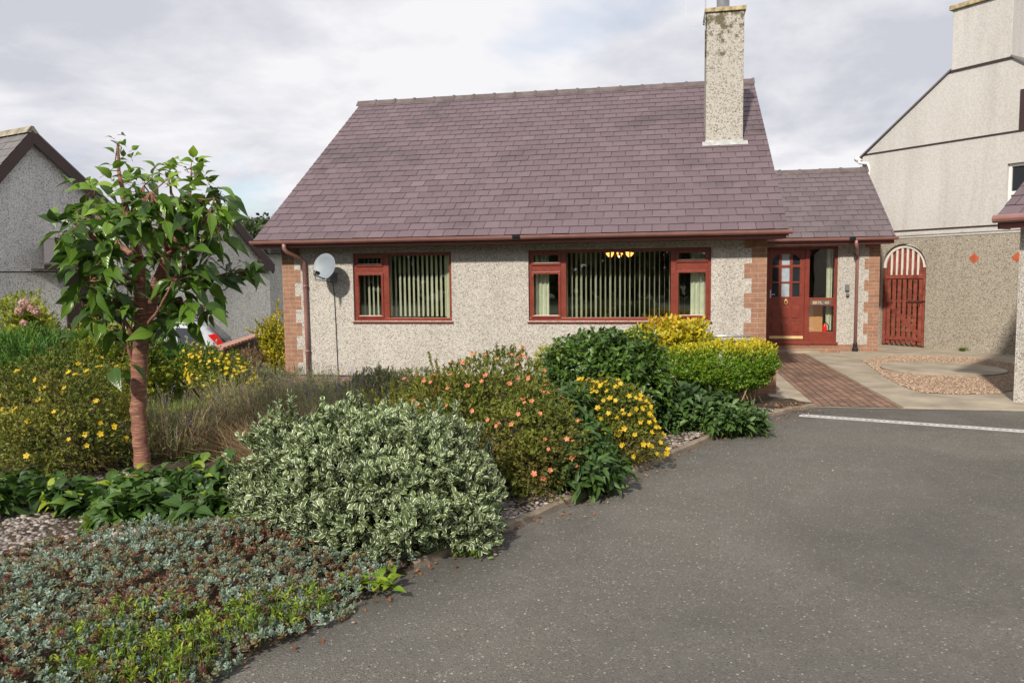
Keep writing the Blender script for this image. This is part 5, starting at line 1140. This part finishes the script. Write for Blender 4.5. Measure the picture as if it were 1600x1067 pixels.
# dark shrub behind the trunk, variegated one beside it
bx = B(-9.0, -1.9)
shrub('laurel_shrub', 'mid green bush behind the cherry tree trunk, left of the small variegated bush', 'shrub', bx, [((0, 0, .55), (.55, .45, .42)), ((.35, 0, .4), (.35, .4, .36))], 1500, 6, .06, .034, 'leaf_juniper', 37, depth=.5, nstem=20)
bx = B(-8.75, -1.45)
shrub('variegated_shrub', 'small pale variegated bush in front of the silver car', 'shrub', bx, [((0, 0, .48), (.36, .34, .32)), ((.2, 0, .36), (.3, .3, .3))], 1500, 5, .042, .022, 'leaf_euonymus', 38, depth=.5, nstem=20, sprigs=40)
bx = B(-7.35, -3.0)
shrub('potentilla_shrub', 'potentilla thick with golden-yellow flowers near the low boundary wall', 'shrub', bx, [((0, 0, .40), (.42, .4, .28)), ((-.3, .15, .46), (.38, .36, .30)), ((.25, -.05, .25), (.35, .36, .26))], 3400, 5, .03, .016, 'leaf_yellowgreen', 39, depth=.5, nstem=30, sprigs=50, sprigL=.14, flowers=('yellow_big', 190, -.3, .012),
      tintfn=lambda P, O, T, r: T * .7)
gcx_, gcy_ = -8.66, 1.15
shrub('golden_shrub', 'yellow-leaved bush growing against the left brick corner of the bungalow', 'shrub', (gcx_, gcy_, -.17), [((0, 0, .62), (.30, .35, .50)), ((.05, 0, .3), (.3, .4, .35)), ((-.25, .1, .75), (.2, .3, .25))], 1500, 5, .045, .026, 'leaf_gold', 40, depth=.5, nstem=25, sprigs=50, sprigL=.2)
shrub('dry_bush', 'brown low bush at the foot of the dark boundary wall', 'shrub', (-8.72, -.1, -.12), [((0, 0, .22), (.40, .55, .22)), ((-.2, .6, .25), (.3, .5, .25))], 1900, 5, .03, .012, 'straw', 41, depth=.6, nstem=60, sprigs=80, sprigL=.15, tintfn=lambda P, O, T, r: T * .6)
bx = B(-7.75, -1.55)
shrub('grey_bush', 'low grey-green bush by the edging left of the bungalow corner', 'shrub', bx, [((0, 0, .22), (.45, .4, .22)), ((.3, .3, .2), (.3, .3, .2))], 1500, 5, .035, .014, 'leaf_lavender', 42, depth=.6, nstem=30, sprigs=50)

def lavender(label, base, R, H, n, seed, purple=.35, mat='leaf_lavender', nleaf=1100, stalk=None):
    stalk = stalk or ('straw' if purple < .26 and base[1] < -4 and base[0] < -5 else mat); purple *= .6; n = int(n * .75)
    rng = np.random.default_rng(seed); root = thing('lavender', base, label, 'plant'); b = np.array(base)
    a = rng.uniform(0, 6.28, n); rr_ = R * np.sqrt(rng.uniform(0, 1, n)) * .45; P = b + np.stack([rr_ * np.cos(a), rr_ * np.sin(a), np.zeros(n)], 1)
    lean = rng.uniform(.05, 1., n) * R / H; D = nrm(np.stack([np.cos(a) * lean, np.sin(a) * lean, np.ones(n)], 1) + rng.normal(size=(n, 3)) * .10); L = H * rng.uniform(.6, 1.1, n)
    leaves('stems', 'blade', P, D, rdir(n, rng), L, .0065, rng.uniform(.45, 1, n), stalk, root)
    tip = P + D * L[:, None]; m = 7; PP = []; DD = []; TT = []
    for k in range(m): PP.append(tip - D * (k * .011)); DD.append(nrm(D + rdir(n, rng) * .8)); 
    pur = rng.uniform(0, 1, n) < purple; PP = np.array(PP); DD = np.array(DD)
    for sel, mt, nm in ((pur, 'petal_purple', 'flower_spikes'), (~pur, mat, 'seed_heads')):
        if sel.sum() == 0: continue
        p_ = PP[:, sel].reshape(-1, 3); d_ = DD[:, sel].reshape(-1, 3); leaves(nm, 'leaf', p_, d_, rdir(len(p_), rng), .014, .009, rng.uniform(0, 1, len(p_)), mt, root)
    P2, O2, _ = lobes_points([((b[0], b[1], b[2] + H * .30), (R * .8, R * .8, H * .42))], nleaf, rng, .6)
    pp, dd, nn, A = sprays(P2, O2, 6, .05, rng, .5, 1.0); leaves('foliage', 'blade', pp, dd, nn, .055 * rng.uniform(.6, 1.3, len(pp)), .0055, rng.uniform(0, .8, len(pp)), mat, root)
    return root
lavender('wispy lavender with thin stalks left of the cherry trunk', B(-5.95, -5.95), .60, .62, 420, 51, .25)
lavender('grey lavender clump right behind the cherry trunk', B(-5.55, -4.9), .55, .72, 380, 52, .12)
lavender('lavender with faded stalks in the middle of the left bed', B(-6.2, -4.4), .55, .62, 320, 53, .1)
lavender('lavender with violet spikes beside the left corner of the bungalow', B(-5.75, -3.4), .55, .55, 380, 54, .6)
lavender('dark grey-green lavender below the satellite dish', B(-5.05, -3.9), .62, .56, 360, 55, .3)
lavender('bushy grey lavender left of the variegated shrub', B(-4.75, -4.9), .55, .60, 360, 56, .3)
shrub('hebe_bush', 'dull dark green rounded bush below the small window', 'shrub', B(-4.35, -4.1), [((0, 0, .30), (.60, .5, .32)), ((-.4, .1, .3), (.4, .4, .28)), ((.4, .1, .25), (.4, .4, .26))], 3600, 6, .032, .013, 'leaf_lavender', 57, depth=.5, nstem=40, sprigs=70, sprigL=.12, tintfn=lambda P, O, T, r: T * .45)
def tuft(name, label, base, R, H, n, seed, mat='straw', w_=.006, cat='plant'):
    rng = np.random.default_rng(seed); root = thing(name, base, label, cat); b = np.array(base)
    a = rng.uniform(0, 6.28, n); rr_ = R * np.sqrt(rng.uniform(0, 1, n)); P = b + np.stack([rr_ * np.cos(a), rr_ * np.sin(a), np.zeros(n)], 1)
    D = nrm(np.stack([np.cos(a) * .5, np.sin(a) * .5, np.ones(n)], 1) + rng.normal(size=(n, 3)) * .45); D[:, 2] = np.abs(D[:, 2])
    L = H * rng.uniform(.4, 1.1, n); leaves('blades', 'blade', P, D, rdir(n, rng), L, w_, rng.uniform(0, 1, n), mat, root, droop=.25)
    stems_to(root, b, [b + (rng.normal(size=3) * np.array([R * .6, R * .6, 0]) + np.array([0, 0, H * rng.uniform(.5, .95)])) for _ in range(60)], rng, 'bark_brown', .004, R * .4, 'twigs')
    return root
tuft('dry_grass', 'tangle of dead brown stalks just left of the variegated shrub', B(-4.50, -6.15), .38, .72, 2600, 61)
tuft('dry_grass', 'straw-coloured dry stalks between the cherry trunk and the brown tangle', B(-5.15, -5.75), .42, .58, 1700, 62, w_=.007)
tuft('dry_grass', 'pale straw stalks standing just left of the cherry trunk', B(-5.85, -5.75), .36, .60, 1100, 65, w_=.007)
tuft('green_grass', 'fresh green grass clump among dry stalks right of the cherry trunk', B(-5.45, -5.35), .40, .50, 1300, 66, mat='leaf_weed', w_=.008)
tuft('dry_grass', 'brown dried stalks low down at the left edge behind the pebbles', B(-7.0, -6.9), .35, .38, 900, 63)
# bright low green patch showing between stems
rng = np.random.default_rng(64); pg_ = np.concatenate([poly_points([(-6.6, -6.2), (-4.2, -6.2), (-4.2, -3.2), (-8.5, -2.5), (-8.5, -4)], 9000, rng)])
z_ = np.array([bedz(x, y) for x, y in pg_]); n = len(pg_)
struct(leaves('grass', 'blade', np.column_stack([pg_, z_]), nrm(rng.normal(size=(n, 3)) * .35 + np.array([0, 0, 1])), rdir(n, rng), .13 * rng.uniform(.4, 1.2, n), .009, rng.uniform(0, .7, n), 'leaf_weed'), 'stuff')

# broad-leaved undergrowth round the tree foot, several separate plants
UG = [(-5.62, -7.50, .32, .20, 'broad-leaved plant in front of the cherry trunk'), (-6.10, -7.62, .34, .26, 'broad-leaved plant at the far left beside the pebbles'), (-5.05, -7.78, .28, .20, 'low broad-leaved plant near the pebbles in the foreground'),
      (-4.72, -7.30, .30, .30, 'bright broad-leaved plant right of the cherry trunk'), (-5.25, -7.30, .28, .20, 'dark leafy plant at the foot of the cherry trunk'), (-4.45, -7.80, .22, .20, 'small plant with big bright leaves left of the variegated shrub')]
for i, (x, y, R_, H_, lab) in enumerate(UG):
    shrub('broadleaf_plant', lab, 'plant', B(x, y), [((0, 0, H_ * .55), (R_, R_ * .9, H_ * .55)), ((.1, .1, H_ * .4), (R_ * .9, R_ * .8, H_ * .4))], 85, 6, .125, .062, 'leaf_under', 70 + i, kind='big', depth=.65, spread=1.5, up=.5, droop=.3, nstem=22, stem_r=.004, group='broad-leaved plants round the cherry tree',
          tintfn=lambda P, O, T, r: np.where(r.uniform(0, 1, len(T)) < .12, 1., T * .75))
# sedum mat
rng = np.random.default_rng(81)
kk = [(kx(y) - .03 + .11 * (y < -8.35) + .03 * math.sin(y * 9), y) for y in np.linspace(-8.1, -12.2, 22)]
sed_poly = kk + [(-6.8, -12.2)] + [tuple(onground(u, v)[:2]) for u, v in ((-260, 960), (-60, 930), (40, 905), (95, 885), (190, 862), (330, 858), (450, 864), (560, 880))]
SP = poly_points(sed_poly, 12500, rng)
edge_d = np.array([kx(y) for y in SP[:, 1]]) - SP[:, 0]
hz = .030 + .10 * np.clip(edge_d / .5, 0, 1) + .03 * np.sin(SP[:, 0] * 6 + 1) * np.sin(SP[:, 1] * 5) + .02 * np.sin(SP[:, 0] * 17) * np.sin(SP[:, 1] * 15 + 2)
P = np.column_stack([SP, np.array([bedz(x, y) for x, y in SP]) + hz + rng.uniform(-.03, .012, len(SP))]); m = 11; n = len(P)
tone = .67 + .15 * np.sin(SP[:, 0] * 4.3 + 2 * np.sin(SP[:, 1] * 2.1)) * np.sin(SP[:, 1] * 3.7 + 1) + .20 * np.sin(SP[:, 0] * 11 + SP[:, 1] * 9) * np.sin(SP[:, 1] * 13 + 2) + rng.normal(size=n) * .24
Ax = nrm(rng.normal(size=(n, 3)) * .38 + np.array([0, -.15, 1])); t1 = nrm(np.cross(Ax, rdir(n, rng))); t2 = np.cross(Ax, t1); PP = []; DD = []; NN = []; szz = rng.uniform(.55, 1.25, n); SZ = []; TT = []
for k in range(m):
    th = k * 2.4; s_ = t1 * math.cos(th) + t2 * math.sin(th); f_ = k / m; PP.append(P + Ax * (.020 * (1 - f_))[None] if False else P + Ax * .022 * (1 - f_)); DD.append(nrm(s_ * (.4 + f_) + Ax * (1.0 - f_ * .7))); NN.append(Ax + s_ * -.3); SZ.append(szz * (.015 + .0125 * f_)); TT.append(tone - .25 * f_ + rng.normal(size=n) * .05)
PP = np.concatenate(PP); SZ = np.concatenate(SZ); struct(leaves('sedum_mat', 'spoon', PP, np.concatenate(DD), np.concatenate(NN), SZ, SZ * .52, np.concatenate(TT), 'leaf_sedum'), 'stuff')
n2 = 2600; ii = rng.permutation(n)[:n2]
Pb = P[ii] + rng.normal(size=(n2, 3)) * np.array([.03, .03, 0]); Pb[:, 2] = np.array([bedz(x, y) for x, y in Pb[:, :2]])
D_ = P[ii] - Pb; struct(leaves('sedum_stalks', 'blade', Pb, D_, rdir(n2, rng), np.linalg.norm(D_, axis=1), .005, rng.uniform(0, .3, n2), 'leaf_litter'), 'stuff')
# green weeds: along the front of the mat, a dock by the kerb, and others among the sedum
def weed_patch(label, pts, n, h, seed, name='weed_clump', L=.03, W=.010, kind='leaf', m=6):
    rng = np.random.default_rng(seed); c = np.mean(np.array(pts), 0); root = thing(name, (c[0], c[1], 0), label, 'weeds')
    p = poly_points(pts, n, rng); z = np.array([bedz(x, y) for x, y in p]); z = np.maximum(z, .0); hh = h * rng.uniform(.3, 1.1, n); P = np.column_stack([p, z + hh]); O = nrm(rng.normal(size=(n, 3)) * .6 + np.array([0, 0, 1]))
    pp, dd, nn, A = sprays(P, O, m, L, rng, 1.2, .6); T = np.tile(rng.uniform(.1, 1, n), m); leaves('foliage', kind, pp, dd, nn, L * rng.uniform(.6, 1.2, len(pp)), W, T, 'leaf_weed', root)
    b0 = np.column_stack([p + rng.normal(size=(n, 2)) * .02, z - .01]); D = P - b0; leaves('stalks', 'blade', b0, D, rdir(n, rng), np.linalg.norm(D, axis=1), .004, rng.uniform(0, .8, n), 'leaf_weed', root)
def gpx(*pts): return [tuple(onground(u, v)[:2]) for u, v in pts]
weed_patch('bright green cleavers weeds sprawling at the bottom left by the driveway', gpx((90, 1100), (60, 1060), (170, 1010), (250, 990), (370, 985), (430, 990), (400, 1025), (330, 1060), (280, 1100)), 330, .17, 91, L=.026, W=.009, m=8)
weed_patch('green weeds spreading over the sedum front right of the cleavers', gpx((360, 990), (420, 960), (520, 950), (500, 985), (400, 1020)), 90, .12, 92)
weed_patch('leafy green weeds between the sedum and the variegated shrub', gpx((420, 845), (500, 830), (620, 850), (600, 875), (500, 868)), 260, .14, 93)
weed_patch('green sprigs along the back edge of the sedum left of the variegated shrub', gpx((250, 850), (330, 830), (440, 830), (420, 850), (300, 862)), 120, .10, 94)
dk = onground(578, 925); rng = np.random.default_rng(95); root = thing('dock_plant', (dk[0], dk[1], 0), 'yellow-green dock weed with broad leaves at the kerb end', 'weed')
n = 46; a = rng.uniform(0, 6.28, n); P = np.column_stack([dk[0] + rng.normal(0, .07, n), dk[1] + rng.normal(0, .05, n), np.full(n, .05)]); D = np.column_stack([np.cos(a), np.sin(a), rng.uniform(.4, 1.5, n)])
leaves('foliage', 'big', P, D, np.tile([0, 0, 1.], (n, 1)) + rdir(n, rng) * .3, .11 * rng.uniform(.6, 1.2, n), .045, rng.uniform(.1, 1, n), 'leaf_weed', root, droop=.3)
# tuft of weed at gate wall foot
wp = onground(1506, 549); rng = np.random.default_rng(96); n = 40; a = rng.uniform(0, 6.28, n); root = thing('wall_weed', (wp[0], wp[1], .01), 'tiny green weed at the foot of the garden wall', 'weed')
leaves('foliage', 'leaf', np.column_stack([wp[0] + rng.normal(0, .03, n), wp[1] + rng.normal(0, .03, n), np.full(n, .02)]), np.column_stack([np.cos(a), np.sin(a), rng.uniform(.3, 1.5, n)]), rdir(n, rng), .09, .03, rng.uniform(.2, .8, n), 'leaf_weed', root)
kw = onground(735, 868); root = thing('kerb_weed', (kw[0], kw[1], .0), 'small green weed growing at the kerb below the variegated shrub', 'weed'); n = 60; a = rng.uniform(0, 6.28, n)
leaves('foliage', 'leaf', np.column_stack([kw[0] + rng.normal(0, .07, n), kw[1] + rng.normal(0, .04, n), np.full(n, .012)]), np.column_stack([np.cos(a), np.sin(a), rng.uniform(.1, 1., n)]), rdir(n, rng), .04, .016, rng.uniform(.2, .8, n), 'leaf_weed', root)

# ---------------------------------------------------------------- the cherry tree
TD = 6.35
tb = onground(224, 762); TD = float((tb - CPOS) @ _f)
tree = thing('cherry_tree', (tb[0], tb[1], bedz(tb[0], tb[1])), 'young cherry tree with banded red-brown bark and large drooping leaves', 'tree')
def T(u, v, dd=0): return at(u, v, TD + dd)
rng = np.random.default_rng(101)
def limb(pts, r, mb, n=12):
    # densify with small wobble
    P = [np.array(p) for p in pts]; out_p = []; out_r = []
    for i in range(len(P) - 1):
        k = max(2, int(np.linalg.norm(P[i + 1] - P[i]) / .05))
        for j in range(k):
            t = j / k; tt = t; p = P[i] * (1 - t) + P[i + 1] * t
            if 0 < i: 
                pass
            out_p.append(p + rng.normal(size=3) * .0035); rr = r[i] * (1 - t) + r[i + 1] * t; out_r.append(rr * (1 + .05 * math.sin(len(out_p) * 1.7) + rng.normal() * .02))
    out_p.append(P[-1]); out_r.append(r[-1]); mb.tube(out_p, out_r, n)
k_ = TD / CF
tm = MB()
base = T(226, 762); base[2] = bedz(base[0], base[1]) - .05
limb([base, T(224, 735), T(219, 690), T(216, 640), T(217, 590), T(219, 545), T(222, 510)], [17 * k_, 12.5 * k_, 11.5 * k_, 11.5 * k_, 11.5 * k_, 13 * k_, 13.5 * k_], tm, 18)
limb([T(222, 520), T(220, 480, -.02), T(217, 445, -.04), T(219, 410, -.03)], [12 * k_, 9.5 * k_, 8.5 * k_, 7 * k_], tm, 14)
limb([T(224, 518), T(238, 470, .03), T(250, 430, .0), T(262, 395, -.05)], [10 * k_, 9 * k_, 8.5 * k_, 6.5 * k_], tm, 14)
tm.build('trunk', 'cherry_bark', tree, smooth=True)
tw = MB(); TIPS = []
def branch(a, pts, r0, r1=.006):
    limb([a] + pts, list(np.linspace(r0, r1, len(pts) + 1)), tw, 7); TIPS.append((pts[-1], nrm(pts[-1] - (pts[-2] if len(pts) > 1 else a))))
S = T(219, 412, -.03); R_ = T(262, 397, -.05)
branch(S, [T(208, 370, -.15), T(196, 320, -.2), T(186, 265, -.2), T(184, 225, -.2)], .035)
branch(S, [T(215, 360, .1), T(222, 315, .15), T(225, 290, .2)], .030)
branch(S, [T(190, 385, .2), T(160, 350, .3), T(135, 320, .35)], .028)
branch(S, [T(185, 395, -.3), T(150, 375, -.4), T(122, 350, -.4)], .026)
branch(R_, [T(268, 350, -.1), T(270, 310, -.1), T(262, 280, -.1)], .03)
branch(R_, [T(285, 350, .2), T(297, 300, .3), T(300, 262, .3)], .03)
branch(R_, [T(300, 370, -.25), T(325, 340, -.3), T(335, 310, -.3)], .026)
branch(R_, [T(300, 385, .2), T(330, 370, .3), T(345, 350, .3)], .022)
branch(R_, [T(250, 350, -.35), T(240, 320, -.5), T(235, 300, -.5)], .022)
branch(T(252, 430), [T(290, 452, .1), T(320, 436, .1), T(352, 428, .1), T(382, 424, .1)], .016, .006)
branch(T(245, 455), [T(275, 470, -.2), T(300, 478, -.3), T(318, 486, -.3)], .014, .006)
branch(T(220, 540), [T(195, 500, -.1), T(180, 450, -.15), T(160, 410, -.2)], .020, .006)
branch(T(222, 525), [T(235, 500, -.3), T(256, 470, -.4), T(270, 440, -.4)], .016, .006)
branch(T(216, 590), [T(200, 545, -.08), T(192, 510, -.1), T(190, 470, -.15)], .016, .006)
branch(T(218, 440, -.04), [T(190, 430, -.3), T(160, 430, -.4), T(140, 440, -.4)], .018, .006)
branch(T(219, 470, -.02), [T(180, 470, .15), T(150, 470, .2), T(130, 480, .2)], .015, .006)
tw.build('branches', 'cherry_bark', tree, smooth=True)
# leaf clusters: (u, v, depth offset, leaves)
CL = [(184, 222, -.2, 3), (188, 240, -.2, 3), (186, 262, -.2, 4), (192, 285, -.2, 6), (205, 300, -.25, 7),
      (135, 305, .3, 7), (150, 290, .2, 5), (120, 330, .2, 7), (105, 360, -.4, 7), (128, 352, -.4, 8), (155, 320, .1, 8), (170, 335, -.3, 8), (118, 385, -.3, 8), (92, 370, -.2, 4),
      (258, 268, -.1, 6), (270, 285, -.1, 6), (240, 290, .1, 7), (225, 300, .3, 7), (300, 252, .3, 5), (296, 270, .3, 6), (315, 285, .2, 7), (335, 300, -.2, 7), (330, 325, -.4, 8), (345, 345, .2, 6), (350, 320, .3, 4),
      (300, 310, -.2, 8), (280, 320, -.4, 8), (250, 320, -.5, 8), (215, 330, -.5, 8), (190, 345, -.5, 8), (235, 345, -.55, 7), (268, 350, -.5, 8), (300, 350, -.5, 8), (325, 370, -.3, 8), (320, 395, -.1, 7), (290, 385, .2, 7),
      (150, 370, -.5, 7), (170, 390, -.5, 8), (140, 400, -.3, 7), (160, 415, -.3, 7), (185, 370, -.2, 7), (125, 375, .2, 7), (195, 395, .3, 6), (240, 375, .35, 7), (265, 370, .4, 7), (210, 365, .4, 7),
      (135, 432, -.4, 6), (148, 450, -.4, 7), (132, 462, .1, 6), (155, 475, -.3, 7), (140, 490, .1, 6), (165, 500, .1, 6), (175, 455, -.2, 6), (180, 485, .1, 5), (192, 455, .2, 6), (190, 520, -.1, 4),
      (382, 420, .1, 6), (365, 424, .1, 4), (340, 430, .1, 5), (310, 420, .3, 6), (290, 430, .3, 6), (275, 415, .35, 6), (318, 484, -.3, 9), (300, 470, -.2, 5), (272, 455, -.3, 7), (262, 478, .1, 7), (268, 440, -.35, 6), (290, 500, .0, 4), (255, 500, .2, 5),
      (330, 455, .3, 3), (118, 410, -.2, 6), (175, 425, -.45, 6), (150, 520, .0, 4), (205, 480, -.35, 4), (262, 505, -.2, 5), (300, 435, -.2, 6), (285, 400, -.5, 6), (250, 360, .5, 6), (175, 352, .4, 6), (310, 340, .35, 6), (230, 390, -.6, 4), (112, 340, .0, 6), (205, 430, .4, 6), (240, 420, .45, 6), (190, 565, -.1, 3)]
PP = []; DD = []; NN = []; LL_ = []; TT = []; pet = MB()
def add_leaf(c, d, L, t, nr):
    PP.append(c); DD.append(d); LL_.append(L); TT.append(t); NN.append(nr)
for u, v, dd_, m in CL:
    c = T(u, v, dd_); m = int(m * 1.5)
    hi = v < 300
    for k in range(m):
        a = k * 2.4 + rng.uniform(0, .8); out_ = _r * math.cos(a) + np.array([-_f[0], -_f[1], 0]) * math.sin(a)
        el = rng.uniform(.0, 1.1) if hi else rng.uniform(-.6, .6)
        d = nrm(out_ + up * el); L = rng.uniform(.085, .205) * (.68 if v < 275 else 1)
        p0 = c + rng.normal(size=3) * np.array([.04, .06, .04]); pl = rng.uniform(.02, .045); p1 = p0 + d * pl
        pet.tube([p0, p1], .0022, 3, False)
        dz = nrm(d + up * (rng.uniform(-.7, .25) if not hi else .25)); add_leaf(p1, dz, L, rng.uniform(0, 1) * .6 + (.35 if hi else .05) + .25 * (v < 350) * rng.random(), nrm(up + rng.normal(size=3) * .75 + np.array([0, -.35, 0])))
for tips, dr in TIPS: pass
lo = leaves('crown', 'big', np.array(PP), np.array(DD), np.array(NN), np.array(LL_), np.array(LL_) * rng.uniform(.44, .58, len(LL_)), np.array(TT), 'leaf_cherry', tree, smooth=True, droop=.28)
for u, v, dd_, m in CL:   # twigs joining clusters to the nearest branch tip or path
    c = T(u, v, dd_); q = min(TIPS, key=lambda t: np.linalg.norm(t[0] - c))[0]; w_ = (np.array(q) + np.array(T(236, 410, 0))) / 2 if np.linalg.norm(q - c) > .45 else q
    mid = (w_ + c) / 2 + rng.normal(size=3) * .03 - up * .02; pet.tube([w_, mid, c], [.006, .005, .003], 5, False)
pet.build('twigs', 'cherry_bark', tree)
